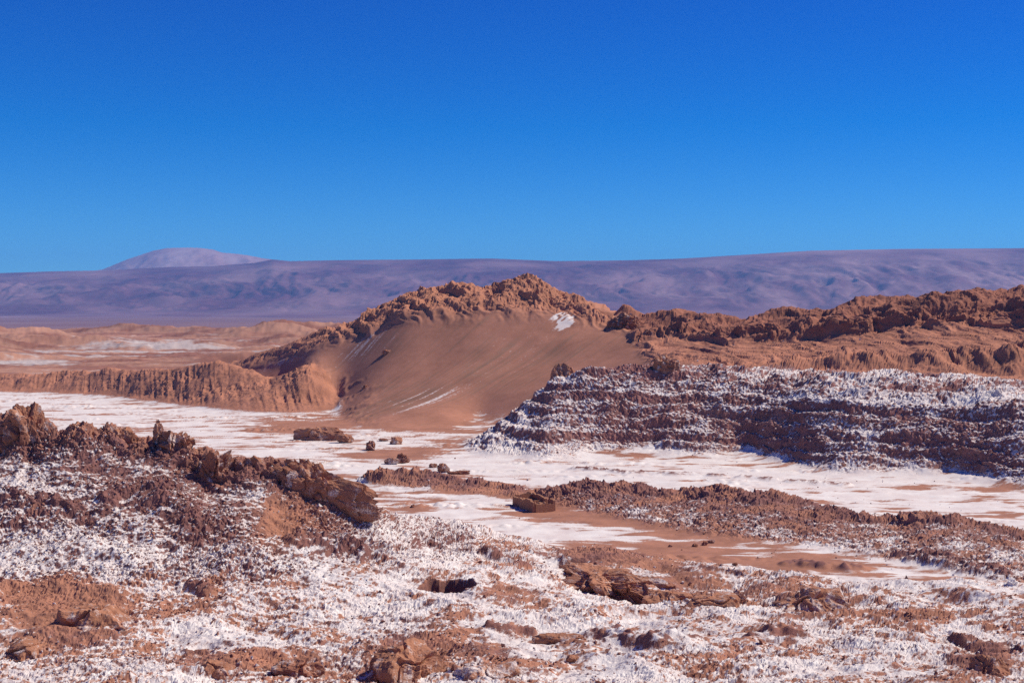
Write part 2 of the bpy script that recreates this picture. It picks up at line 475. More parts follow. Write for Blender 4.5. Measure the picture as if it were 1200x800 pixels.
# ledges and low ribs in the near ground
def f_(i): return ridged((x[i] + 0.4 * y[i]) / 13.0, y[i] / 8.0, z[i] / 8.0, octs=4, g=0.55, s=51.0)
ribs = sub(S[NEAR] + S[KNOLL], f_)
lift += (1.3 * S[NEAR] + 0.7 * S[KNOLL]) * np.maximum(ribs - 0.25, -0.25)
# salt clods: lumps with sharp creases between them
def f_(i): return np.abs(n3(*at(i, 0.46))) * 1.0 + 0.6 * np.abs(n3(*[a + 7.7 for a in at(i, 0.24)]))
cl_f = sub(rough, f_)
def f_(i): return np.abs(n3(*at(i, 1.5))) * 1.0 + 0.6 * np.abs(n3(*[a + 3.3 for a in at(i, 0.72)]))
cl_c = sub(rough, f_)
smooth_n = sstep(-0.1, 0.35, n2(x / 14, y / 11, 4.0))           # smoother white sheets among the clods
cl_amt = 1 - 0.75 * smooth_n
disp += S[KNOLL] * (0.50 * cl_f * cl_amt + 0.35 * cl_c * cl_amt + 0.45 * rid)
disp += S[NEAR] * (0.26 * cl_f * cl_amt + 0.16 * cl_c * cl_amt + 0.20 * rid)
disp += S[BANK] * (0.32 * cl_f + 0.36 * cl_c + 0.35 * rid)
def near_line(ln):
    d2 = np.full(x.shape, 1e9)
    for a, b in zip(ln[:-1], ln[1:]):
        ax, ay, bx, by = a[0], a[1], b[0], b[1]
        t = np.clip(((x - ax) * (bx - ax) + (y - ay) * (by - ay)) / ((bx - ax) ** 2 + (by - ay) ** 2 + 1e-9), 0, 1)
        d2 = np.minimum(d2, (x - ax - t * (bx - ax)) ** 2 + (y - ay - t * (by - ay)) ** 2)
    return np.sqrt(d2)
_sel = np.nonzero(S[KNOLL] > .05)[0]
top_rock = np.zeros(x.shape)
_xs, _ys = x, y
step = np.zeros(x.shape)
_s2 = np.nonzero((S[FLAT] > .3) & (y > 240) & (y < 330))[0]
x, y = x[_s2], y[_s2]
step[_s2] = np.maximum(sstep(2.6, 0.3, near_line(np.array([F(672, 549), F(700, 551), F(735, 554), F(770, 555)])) + 1.5 * n2(x / 3.5, y / 3.5, 5.0)),
                       0.75 * sstep(2.0, 0.3, near_line(np.array([F(770, 555), F(830, 557), F(900, 562), F(985, 567)])) + 2.4 * n2(x / 4.0, y / 3.5, 6.0)))
x, y = _xs, _ys
for _pts, _r in (([(712, 743), (735, 752), (765, 762)], 1.0), ([(770, 756), (810, 762)], .8), ([(930, 660), (965, 665), (1000, 667)], .9), ([(1080, 660), (1120, 665), (1175, 676)], 1.1), ([(1060, 652), (1110, 656)], .8),
                 ([(1120, 755), (1165, 768), (1200, 772)], .9), ([(585, 743), (620, 740)], .5), ([(880, 752), (930, 750)], .6), ([(225, 690), (240, 700)], .5), ([(190, 590), (215, 612), (230, 640)], .7), ([(130, 585), (200, 572)], .6),
                 ([(10, 590), (60, 600), (120, 604)], .5), ([(350, 640), (420, 650)], .9), ([(500, 640), (560, 652), (610, 668)], .8), ([(640, 658), (700, 666)], .9)):
    _q = []
    for _p in _pts:
        _rx, _ry, _rz = ray(*_p); _tt = np.exp(np.linspace(math.log(97), math.log(900), 3000)); _g = bilin(BASE, *grid_ij(_rx / _ry * _tt, _tt)) - (CZ + _rz / _ry * _tt); _kk = int(np.argmax(_g > 0)); _q.append((_rx / _ry * _tt[_kk], _tt[_kk]))
    _q = np.array(_q); _s2 = np.nonzero((np.abs(x - _q[:, 0].mean()) < np.ptp(_q[:, 0]) + 8) & (np.abs(y - _q[:, 1].mean()) < np.ptp(_q[:, 1]) + 8))[0]
    x, y = x[_s2], y[_s2]
    step[_s2] = np.maximum(step[_s2], sstep(2.2 * _r, 0.2, near_line(_q) + 1.5 * n2(x / 1.8, y / 1.8, 5.0)))
    x, y = _xs, _ys
lift += step * (0.55 + 0.5 * np.abs(n3(x / 1.1, y / 1.1, z)))
x, y = x[_sel], y[_sel]
top_rock[_sel] = sstep(5.0, 1.8, near_line(KN_CREST[1:-2]) + 1.2 * n2(x / 3.0, y / 3.0, 3.0))
x, y = _xs, _ys
bank_rock = np.zeros(x.shape)
_s3 = np.nonzero(S[BANK] > .05)[0]
x, y = x[_s3], y[_s3]
_bn = 1.4 * n2(x / 5.0, y / 5.0, 13.0)
bank_rock[_s3] = np.maximum(sstep(4.2, 1.2, near_line(np.array(BANK_TOP)) + 3 * _bn), sstep(2.6, .6, near_line(np.array(BANK1_TOP)) + 1.5 * _bn))
x, y = _xs, _ys
bk = sub(bank_rock, lambda i: ridged(x[i] / 3.8, y[i] / 3.8, z[i] / 4.0, octs=5, g=0.6, s=81.0))
disp += bank_rock * 1.5 * np.maximum(bk - 0.15, -.2)
kr = sub(top_rock, lambda i: ridged(x[i] / 3.6, y[i] / 3.6, z[i] / 6.0, octs=5, g=0.58, s=61.0))
disp += top_rock * 1.15 * (kr - 0.35)
disp -= top_rock * 0.5 * (1 - sstep(0, .12, np.abs(sub(top_rock, lambda i: n3(x[i] / 2.2, y[i] / 2.2, z[i] / 3.5)))))
disp += top_rock * 0.28 * sub(top_rock, lambda i: n3(x[i] / 9, y[i] / 9, (z[i] + .25 * x[i]) / 0.55))
# cliff: beds, lumps and gullies
ci = S[CLIFF]
def f_(i): return ridged(x[i] / 9.0, y[i] / 9.0, z[i] / 16.0, octs=3, s=21.0)
gul = sub(ci, f_)
beds = sub(ci, lambda i: n3(x[i] / 45 + 3, y[i] / 45, z[i] / 1.5) + 0.8 * n3(x[i] / 22, y[i] / 22, z[i] / 0.7))
def f_(i): return np.abs(n3(*at(i, 1.2))) + 0.65 * np.abs(n3(*[a + 9.3 for a in at(i, 0.65)])) + 0.45 * np.abs(n3(*[a + 1.7 for a in at(i, 0.4)]))
cl_k = sub(ci, f_)
steep = sstep(0.25, 0.55, 1 - nz)
_zz = z + 1.1 * sub(ci, lambda i: fbm(x[i] / 40, y[i] / 40, z[i] * 0, octs=3, s=44.0))
_t = _zz / 2.5; _fr = _t - np.floor(_t)
lift += ci * 2.5 * (0.42 + 0.45 * sstep(-.35, .35, sub(ci, lambda i: fbm(x[i] / 17, y[i] / 17, z[i] / 6, octs=3, s=46.0)))) * (sstep(0.30, 0.92, _fr) - _fr) * sstep(0.5, 2.5, z) * (0.5 + 0.5 * sstep(-.4, .3, gul))
lift += ci * 1.3 * (ridged(x / 7, y / 5, z * 0, octs=3, s=49.0) - .4) * sstep(13, 16, z)
disp += ci * (0.55 * cl_k + 0.9 * gul * (0.3 + steep) + 0.42 * beds * (0.2 + steep))
# low mounds and ripples of the flat
def f_(i): return fbm(x[i] / 7, y[i] / 5, z[i] * 0, octs=4, s=2.0)
fl = sub(S[FLAT], f_)
lift += S[FLAT] * 0.16 * fl
fl2 = sub(S[FLAT], lambda i: np.maximum(0, n3(x[i] / 26, y[i] / 7, z[i] * 0 + 3) - 0.22) * np.abs(n3(x[i] / 2.4, y[i] / 2.4, z[i])) * 5)
disp += S[FLAT] * 0.55 * fl2
# fluted brown ridge
flute = sub(S[BROWN], lambda i: -np.abs(n3((x[i] + 0.2 * y[i]) / 3.6, y[i] / 40, z[i] * 0 + 1)) * 0.9 - 0.8 * np.abs(n3((x[i] + 0.25 * y[i]) / 1.7 + 4, y[i] / 24, z[i] / 14))
            + 0.35 * n3(x[i] / 2, y[i] / 2, z[i] / 2) + .3 * n3(x[i] / .8, y[i] / .8, z[i] / 1.2))
br_h = sstep(0.0, 4.0, z)
disp += S[BROWN] * flute * br_h * (0.35 + 0.65 * sstep(-.3, .5, sub(S[BROWN], lambda i: fbm(x[i] / 22, y[i] / 30, z[i] / 5, octs=2, s=15.0))))
lift += S[BROWN] * sub(S[BROWN], lambda i: fbm(x[i] / 13, y[i] / 13, z[i] * 0, octs=4, s=5.0)) * 1.5 * br_h
# dune: hardly anything
lift += S[DUNE] * sub(S[DUNE], lambda i: fbm(x[i] / 30, y[i] / 40, z[i] * 0, octs=2, s=9.0)) * 0.4
disp += S[DUNE] * sub(S[DUNE], lambda i: np.maximum(0, ridged(x[i] / 12, y[i] / 12, z[i] / 12, octs=4, s=33.0) - 0.45)) * 1.8 * sstep(470, 400, PXm) * sstep(430, 455, PYm)
def y_of(line): return np.interp(x / y, line[:, 0] / line[:, 1], line[:, 1])
# rocky top of the dune, and the ridge on the right
cr = S[CRAG] + S[RIDGE]
cr = np.clip(cr + (S[DUNE] > .05) * (z > 16), 0, 1)
wrp = sub(cr, lambda i: fbm(x[i] / 12, y[i] / 12, z[i] / 12, octs=2, s=41.0))
cr_r = sub(cr, lambda i: ridged(x[i] / 19 + .3 * wrp[i], y[i] / 19, z[i] / 19, octs=5, g=0.5, s=2.5))
cr_s = sub(cr, lambda i: ridged(x[i] / 2.3, y[i] / 2.6, z[i] / 5.0, octs=3, g=0.6, s=29.0))
cr_f = sub(cr, lambda i: ridged(x[i] / 5.0, y[i] / 5.0, z[i] / 9.0, octs=4, g=0.6, s=12.0))
cr_v = sub(cr, lambda i: ridged((x[i] + 0.35 * y[i]) / 8.5 + .5 * wrp[i], y[i] / 30, z[i] / 26, octs=4, g=0.55, s=6.0))
disp += S[CRAG] * (0.35 + 0.65 * sstep(330, 430, PXm)) * (3.0 * (cr_r - 0.4) + 0.8 * (cr_f - 0.4) + 2.6 * (cr_v - 0.4) + 0.55 * (cr_s - 0.4))
disp += S[DUNE] * 1.3 * np.maximum(cr_v - 0.35, 0) * sstep(9, 1, y_of(np.array(DU_ROCK)[:, :2]) - y)
# on the right ridge the scree stays smooth, the shelf and its cliff are broken
e_line = np.array(RI_EDGE)[:, :2]; b_line = np.array(RI_BAND)[:, :2]; f_line = np.array(RI_FOOT)[:, :2]
scree = sstep(0, 4, y_of(b_line) - y) * sstep(-2, 6, y - y_of(f_line))
shelf = sstep(-2, 3, y - y_of(b_line))
edge = sstep(-4, 1, y - y_of(b_line)) * sstep(9, 2, y - y_of(b_line))
foot = 1 - sstep(-4, 12, y - y_of(f_line) - 8)
cr_w = sub(S[RIDGE], lambda i: ridged(x[i] / 12 + .8 * wrp[i], y[i] / 14, z[i] / 16, octs=5, g=0.6, s=26.0))
disp += S[RIDGE] * (shelf * (2.6 * (cr_r - 0.4) + 0.8 * (cr_f - 0.4) + 0.9 * (cr_v - .4)) + edge * 3.4 * (cr_w - 0.4) + scree * (1.7 * (cr_v - 0.4) + 0.15 * cr_f) + foot * 0.8 * (cr_f - 0.4))
for (bx, by, bw, bh) in ((820, 437, 7, 1.6), (888, 440, 6, 2.2), (935, 441, 8, 4.2), (968, 440, 5, 3.0), (1010, 442, 8, 5.0), (1035, 441, 7, 4.2), (1075, 444, 8, 3.2), (1110, 446, 9, 5.0), (1145, 447, 7, 4.0), (1178, 452, 8, 5.2), (1215, 452, 9, 5.5), (1250, 455, 9, 4), (1290, 455, 10, 6)):
    bp_ = D(bx, by, float(np.interp((bx - 600) / FPX, f_line[:, 0] / f_line[:, 1], f_line[:, 1])) - 3)
    rr = np.sqrt(((x - bp_[0]) / bw) ** 2 + ((y - bp_[1]) / (bw * 1.3)) ** 2)
    lift += bh * np.clip(1 - rr * (1 + .35 * wrp), 0, 1) ** 0.9 * sstep(.3, .9, S[RIDGE]) * (0.75 + 0.5 * (cr_v - .3))
lift += S[RIDGE] * shelf * 3.0 * sub(S[RIDGE], lambda i: fbm(x[i] / 16, y[i] / 16, z[i] * 0, octs=3, s=15.0))
# badlands
bd = sub(S[BAD], lambda i: np.maximum(0, fbm(x[i] / 150, y[i] / 110, z[i] * 0, octs=3, s=1.0) - 0.02))
bd2 = sub(S[BAD], lambda i: ridged(x[i] / 42, y[i] / 42, z[i] * 0, octs=4, s=6.0))
bz = S[BAD] * sstep(600, 760, y) * (1 - sstep(1500, 1760, y))
lift += bz * (12 * bd + 2.6 * bd2 * (0.45 + 2 * bd) + 1.2 * sub(S[BAD], lambda i: ridged(x[i] / 15, y[i] / 24, z[i] * 0, octs=3, s=16.0)))
lift += S[BAD] * sstep(1500, 1760, y) * (1 - sstep(1880, 2000, y)) * 1.6 * bd2

# hollow with a dark mouth in the near crust
def hollow(cx, cy, rx, ry, depth, ang=0.0):
    c, s = math.cos(ang), math.sin(ang)
    dx, dy = x - cx, y - cy
    a, b = (dx * c + dy * s) / rx, (-dx * s + dy * c) / ry
    r = np.sqrt(a * a + b * b) + 0.12 * n2(x / 1.1, y / 1.1, 2.0)
    return -depth * (1 - sstep(0.72, 1.0, r))
h0 = D(523, 696, 151.5)
hole = hollow(h0[0], h0[1] + 0.4, 3.2, 2.9, 5.5, 0.35)
lift += hole

pit = hollow(*D(712, 695, 163.0)[:2], 6.5, 2.6, 4.2, -0.9)
lift += pit
Xf = x + nx * disp; Yf = y + ny * disp; Zf = z + nz * disp + lift
sh = (ROWS, COLS)
fnx, fny, fnz = [a.ravel() for a in unit_normals(Xf.reshape(sh), Yf.reshape(sh), Zf.reshape(sh))]
rel = fnz - nz                    # how much flatter a facet lies than the slope it belongs to

# ------------------------------------------------------------------ what covers each spot: salt, rock, ochre
PATCH = []     # px, py, rx, ry, tilt in degrees, salt added, for a soft patch of the ground seen there
def blob(px, py, rx, ry, ang=0.0):
    c, s = math.cos(math.radians(ang)), math.sin(math.radians(ang))
    dx, dy = PXm - px, PYm - py
    a, b = (dx * c + dy * s) / rx, (-dx * s + dy * c) / ry
    return np.exp(-(a * a + b * b)).astype(np.float32)

w1 = sub(S[NEAR] + S[KNOLL] + S[BANK] + S[CLIFF] + S[FLAT], lambda i: fbm(x[i] / 5.5, y[i] / 5.5, z[i] / 5.5, octs=4, g=0.6, s=40.0))
w2 = sub(S[NEAR] + S[KNOLL] + S[BANK] + S[CLIFF], lambda i: fbm(*at(i, 0.55), octs=2, g=0.7, s=60.0))
streak = sub(S[FLAT] + S[NEAR], lambda i: fbm(x[i] / 22, y[i] / 9, z[i] * 0, octs=5, g=0.6, s=70.0))
lump = cl_f - 0.45
w3 = sub(S[NEAR] + S[KNOLL] + S[BANK], lambda i: fbm((x[i] + .5 * y[i]) / 8, (y[i] - .5 * x[i] + 2.5 * z[i]) / 1.5, z[i] / 8, octs=4, g=0.6, s=64.0))
# knoll
k_s = 0.47 + 0.14 * sstep(10.5, 4.5, z) - 0.14 * sstep(12.0, 17.0, z) - 0.75 * top_rock
for a in ((60, 560, 70, 30, 20, -.10), (130, 560, 90, 22, 10, -.16), (240, 590, 60, 30, 30, -.22), (330, 560, 80, 26, 25, -.22), (100, 615, 90, 14, 5, -.18), (330, 620, 36, 34, 20, -.6),
          (440, 610, 16, 30, -20, .45), (400, 640, 60, 22, 0, -.10), (215, 610, 50, 16, 0, -.15), (300, 600, 30, 8, -60, .2), (40, 585, 50, 8, 5, .15), (60, 665, 60, 12, 0, -.1),
          (180, 680, 100, 16, 0, .1), (520, 625, 40, 14, 20, -.3), (600, 655, 40, 16, 25, -.25)):
    k_s = k_s + a[5] * blob(*a[:5])
# near crust
n_s = 0.60 + 0.34 * w1 - 0.25 * np.maximum(ribs - .35, 0)
for a in ((75, 715, 62, 40, 10, -1.0), (30, 690, 40, 20, 0, -.5), (60, 760, 60, 20, 0, -.4), (190, 730, 26, 10, -8, -.8), (250, 785, 60, 16, 0, -.55), (350, 790, 50, 14, 0, -.6), (470, 775, 62, 24, -20, -.7),
          (580, 785, 40, 22, 20, -.6), (595, 702, 36, 14, 0, -.5), (640, 748, 50, 10, 0, -.35), (720, 660, 80, 10, 6, -.9), (800, 690, 40, 14, 0, -.5), (950, 712, 60, 18, 8, -.45),
          (1160, 780, 46, 24, -20, -.7), (900, 770, 80, 16, 0, -.12), (1090, 730, 100, 6, 2, -.4), (1100, 708, 40, 4, 3, -.6), (700, 730, 120, 14, 0, .15), (420, 710, 80, 14, 0, .15), (230, 745, 60, 12, 0, .2), (950, 740, 90, 16, 0, -.1),
          (1100, 760, 80, 18, 0, -.08), (870, 700, 60, 12, -10, -.3)):
    n_s = n_s + a[5] * blob(*a[:5])
# bank
b_s = -0.02 - 0.4 * bank_rock + 0.22 * sstep(1.8, 0.5, z) * sstep(640, 700, PXm) + 0.12 * sstep(980, 1060, PXm) - 0.2 * sstep(2.6, 3.6, z) - 0.15 * (PXm < 630)
# flat
f_s = 0.65 + 0.62 * streak + 0.45 * sub(S[FLAT], lambda i: fbm((x[i] + .3 * y[i]) / 9, y[i] / 2.2, z[i] * 0, octs=4, g=0.6, s=72.0))
for a in ((750, 610, 110, 15, 8, -.85), (840, 650, 90, 14, 6, -.85), (770, 640, 50, 10, 8, -.3), (740, 640, 40, 8, 0, .25), (860, 662, 40, 6, -10, .3), (465, 535, 60, 8, -6, -.8), (330, 503, 60, 7, -4, -.6), (400, 494, 70, 7, 0, -.8),
          (520, 502, 60, 6, 0, -.6), (430, 545, 40, 5, 0, .3), (960, 655, 80, 8, -8, -.35), (930, 690, 30, 4, -14, -.3), (640, 600, 50, 7, 15, -.3), (480, 585, 60, 8, 0, -.22), (1000, 670, 120, 14, 4, -.2),
          (620, 555, 160, 12, 3, .25), (900, 565, 200, 16, 4, .25), (100, 480, 140, 12, 5, .22), (550, 545, 50, 6, 0, .2), (700, 530, 40, 6, 0, -.1), (590, 505, 24, 10, 0, -.2), (700, 630, 90, 6, 4, .3), (300, 515, 40, 6, 0, .2), (620, 625, 60, 10, 15, .25)):
    f_s = f_s + a[5] * blob(*a[:5])
# cliff
bedc = sub(ci, lambda i: 0.7 * n3(x[i] / 45 + 3, y[i] / 45, z[i] / 2.0 + 2) + 0.8 * n3(x[i] / 20, y[i] / 20, z[i] / 0.75))
c_s = 0.26 + 0.50 * bedc * (0.4 + 0.6 * sstep(.3, .6, z / 19)) + 0.25 * sstep(0.30, 0.12, 1 - nz)
c_s = c_s + 0.30 * sstep(13.5, 17.5, z) * sstep(690, 640, PXm) - .22 * sstep(14.0, 17, z)
cov = S[KNOLL] * (k_s + 0.24 * w1 + 0.22 * w3 + 0.45 * w2 + 1.5 * (fnz - 0.74) + 0.2 * lump) + S[NEAR] * (n_s + 0.30 * w3 + (0.30 + .35 * sstep(.3, -.3, w1)) * w2 + 1.35 * (fnz - 0.86) + 0.25 * lump) + S[BANK] * (b_s + 0.35 * w1 + 0.35 * w2 + 1.2 * (fnz - 0.78)) \
    + S[FLAT] * (f_s + 0.25 * w1) + S[CLIFF] * (c_s + 0.30 * w1 + 0.50 * w2 + 1.45 * (fnz - 0.75))
# dune, its rocks, the ridge and the brown ridge: touches of salt only
dstr = sub(S[DUNE] + S[CRAG] + S[RIDGE], lambda i: fbm((x[i] - 0.9 * (y[i] - 430)) / 1.7, (y[i] + x[i] * .6) / 60, z[i] / 90, octs=3, g=0.6, s=80.0))
d_s = 0.02 + 0.10 * sstep(0.05, 0.5, dstr) + 0.56 * blob(480, 471, 70, 12, -16) * sstep(-.1, .4, dstr) + 0.40 * blob(430, 405, 60, 16, -28) * sstep(0, .5, dstr) + 0.24 * blob(610, 410, 80, 22, -25) * sstep(0, .5, dstr) \
    + 1.3 * blob(660, 376, 12, 9, 15) * sstep(-.5, .2, dstr + n2(x / 1.6, y / 3.0, 7.0)) + 0.5 * blob(395, 470, 9, 14, 20) + 0.35 * blob(330, 425, 50, 8, -18) + 0.3 * blob(580, 488, 26, 8, -10)
r_s = 0.05 + 0.30 * sstep(0.0, 0.4, dstr) * blob(850, 412, 90, 16, 5) + 0.2 * blob(668, 372, 12, 14, 20)
cov = cov + (S[DUNE] + S[CRAG]) * d_s + S[RIDGE] * r_s + S[BROWN] * (0.02 + 0.7 * sstep(1.5, 0.2, z))
badn = sub(S[BAD], lambda i: fbm(x[i] / 110, y[i] / 60, z[i] * 0, octs=5, g=0.6, s=90.0))
cov = cov + S[BAD] * (0.20 + 0.6 * badn + 0.22 * blob(190, 410, 110, 14) + 0.3 * blob(40, 428, 50, 5) - 0.5 * sstep(3, 9, lift))
salt = np.clip(cov, 0, 1)
salt = 0.5 * salt + 0.5 * sstep(0.30, 0.70, salt)
# darker rock, plus shade painted into the clod creases, hole and pit
rock = S[KNOLL] * (0.85 - 0.45 * top_rock + 0.5 * w1 - 0.9 * blob(330, 620, 36, 34, 20)) + S[NEAR] * (0.28 + 0.7 * w1 - 0.9 * blob(75, 715, 80, 50)) + S[BANK] * (0.55 + 0.35 * bank_rock * (bk < .25) + 0.5 * w1) + S[CLIFF] * (0.85 + 0.4 * w1) \
    + S[FLAT] * (0.15 + 0.4 * w1) + S[CRAG] * (0.10 + 0.3 * (cr_f < 0.1)) + S[RIDGE] * (0.28 + 0.35 * shelf + .3 * scree * (cr_v < .25)) + S[BROWN] * 0.25 + S[BAD] * (0.45 + 1.3 * fbm(x / 60, y / 50, z * 0, octs=3, s=95.0) * (S[BAD] > .1)) + S[DUNE] * (0.10 + 0.42 * blob(560, 430, 100, 42, -10) - 0.35 * dstr + 0.3 * sub(S[DUNE], lambda i: fbm(x[i] / 25, y[i] / 25, z[i] / 25, octs=3, s=97.0)))
_dk = np.maximum(sstep(.15, 1.0, -hole - pit), step * sstep(-.25, .25, n2(x / 1.0, y / 1.0, 8.0) + .1))  # hole and pit coloured dark to deepen their shade; steps are bare rock
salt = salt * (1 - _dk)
rock = np.clip(rock + _dk + (S[KNOLL] + S[NEAR]) * 0.35 * sstep(.45, .15, cl_f), 0, 1)  # last term paints shade into the creases between clods
ochre = np.clip(S[CRAG] * 0.55 + S[RIDGE] * 0.25 + S[BROWN] * 0.30 + S[DUNE] * (0.75 * sstep(690, 760, PXm) * sstep(440, 380, PYm)) + S[KNOLL] * 0.5 * blob(330, 620, 36, 34, 20) + S[NEAR] * 0.15, 0, 1)

def make_mesh(name, co, quads, mat, cover=None, smooth=False):
    me = bpy.data.meshes.new(name)
    me.vertices.add(len(co)); me.vertices.foreach_set("co", np.ascontiguousarray(co, np.float32).ravel())
    n = len(quads); k = quads.shape[1]
    me.loops.add(n * k); me.loops.foreach_set("vertex_index", np.ascontiguousarray(quads, np.int32).ravel())
    me.polygons.add(n); me.polygons.foreach_set("loop_start", np.arange(0, n * k, k, dtype=np.int32))
    me.polygons.foreach_set("use_smooth", np.full(n, smooth, bool))
    me.update(calc_edges=True)
    if cover is not None:
        a = me.attributes.new("cover", 'FLOAT_COLOR', 'POINT')
        a.data.foreach_set("color", np.ascontiguousarray(np.column_stack([cover, np.ones(len(cover))]), np.float32).ravel())
    me.materials.append(mat)
    o = bpy.data.objects.new(name, me)
    SC.collection.objects.link(o)
    return o

idx = np.arange(ROWS * COLS).reshape(ROWS, COLS)
quads = np.stack([idx[:-1, :-1], idx[:-1, 1:], idx[1:, 1:], idx[1:, :-1]], -1).reshape(-1, 4)
freg = REGV[:-1, :-1].ravel()
CO = np.column_stack([Xf, Yf, Zf]); COV = np.column_stack([salt, rock, ochre])

LAND = [
    (FLAT, "salt_flat", M_FLAT, True, "white salt flat with brown sandy streaks on the valley floor"),
    (NEAR, "salt_ground", M_CRUST, False, "rough white salt crust with brown earth patches nearest the viewer"),
    (KNOLL, "knoll", M_CRUST, False, "salt speckled brown knoll carrying the dark crags"),
    (BANK, "earth_bank", M_CRUST, False, "low dark brown bank crossing the white flat"),
    (CLIFF, "salt_cliff", M_CLIFF, False, "maroon cliff with white salt beds and a flat top"),
    (DUNE, "sand_dune", M_SAND, True, "big smooth brown sand dune below a rocky crest"),
    (CRAG, "rocky_crest", M_BROWN, False, "jagged orange brown rock crest above the dune"),
    (RIDGE, "rocky_ridge", M_BROWN, False, "orange brown ridge with a dark cliff band above scree"),
    (BROWN, "fluted_ridge", M_BROWN, False, "low brown ridge with vertical gullies beyond the white flat"),
    (BAD, "badlands", M_FAR, True, "pale pink badlands reaching to the edge of the tableland"),
]
for k, name, mat, smooth, label in LAND:
    q = quads[freg == k]
    used, inv = np.unique(q, return_inverse=True)
    o = make_mesh(name, CO[used], inv.reshape(-1, 4), mat, COV[used], smooth)
    tag(o, label, kind='structure')

# ------------------------------------------------------------------ hillside under the viewer and round the sides
def apron():
    nu, nv = 120, 60
    xs = np.linspace(-1400, 1400, nu); ys = np.linspace(-500, 2300, 100)
    X, Y = np.meshgrid(xs, ys)
    r = np.sqrt(X ** 2 + Y ** 2)
    Z = -3.0 + 0 * X
    Z = np.where(Y > 2000, -75, Z)
    Z += -2.0
    co = np.column_stack([X.ravel(), Y.ravel(), Z.ravel()])
    i = np.arange(X.size).reshape(X.shape)
    q = np.stack([i[:-1, :-1], i[:-1, 1:], i[1:, 1:], i[1:, :-1]], -1).reshape(-1, 4)
    cv = np.zeros((len(co), 3)); cv[:, 0] = 0.5; cv[:, 1] = 0.3
    o = make_mesh("ground", co, q, M_FLAT, cv, True)
    tag(o, "ground running on beyond the salt flat on every side", kind='structure')
    # the slope the viewer stands on
    n = 70
    ang = np.linspace(-math.pi, math.pi, n); rr = np.array([0.0, 1.2, 3, 7, 14, 25, 40, 60, 80, 96])
    hz = np.array([32.3, 32.2, 31.4, 28.4, 23.4, 17.0, 11.6, 7.6, 5.4, 3.4])
    A, R = np.meshgrid(ang, rr)
    co = np.column_stack([(R * np.sin(A)).ravel(), (R * np.cos(A)).ravel(), (np.repeat(hz[:, None], n, 1) + 0.3 * np.sin(A * 9) * (R > 5)).ravel()])
    i = np.arange(A.size).reshape(A.shape)
    q = np.stack([i[:-1, :-1], i[:-1, 1:], i[1:, 1:], i[1:, :-1]], -1).reshape(-1, 4)
    cv = np.zeros((len(co), 3)); cv[:, 0] = 0.5; cv[:, 1] = 0.3
    o = make_mesh("hillside", co, q, M_CRUST, cv, True)
    tag(o, "salt crusted hillside under the viewpoint", kind='structure')
apron()

# ------------------------------------------------------------------ far plain, mountain range and volcano
def far_material(name, lo, hi, pale, scale):
    m, nt, b = new_mat(name)
    geo = N(nt, "ShaderNodeNewGeometry")
    att = N(nt, "ShaderNodeAttribute", attribute_name="cover")
    sep = N(nt, "ShaderNodeSeparateColor")
    nt.links.new(att.outputs["Color"], sep.inputs[0])
    f = noise_node(nt, geo.outputs["Position"], scale, 6, 0.65)
    c = mixc(nt, rng_node(nt, f, 0.35, 0.65), lo, hi)
    c = mixc(nt, sep.outputs[0], c, pale)
    nt.links.new(c, b.inputs["Base Color"])
    return m
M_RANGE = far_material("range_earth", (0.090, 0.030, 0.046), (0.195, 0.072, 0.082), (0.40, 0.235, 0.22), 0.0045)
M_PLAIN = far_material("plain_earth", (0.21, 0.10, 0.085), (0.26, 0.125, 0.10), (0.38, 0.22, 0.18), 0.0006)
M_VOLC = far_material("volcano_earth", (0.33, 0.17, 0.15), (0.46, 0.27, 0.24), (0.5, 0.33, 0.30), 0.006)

def grid_obj(name, X, Y, Z, cover, mat):
    co = np.column_stack([X.ravel(), Y.ravel(), Z.ravel()])
    i = np.arange(X.size).reshape(X.shape)
    q = np.stack([i[:-1, :-1], i[:-1, 1:], i[1:, 1:], i[1:, :-1]], -1).reshape(-1, 4)
    return make_mesh(name, co, q, mat, np.column_stack([cover.ravel()] * 3), True)

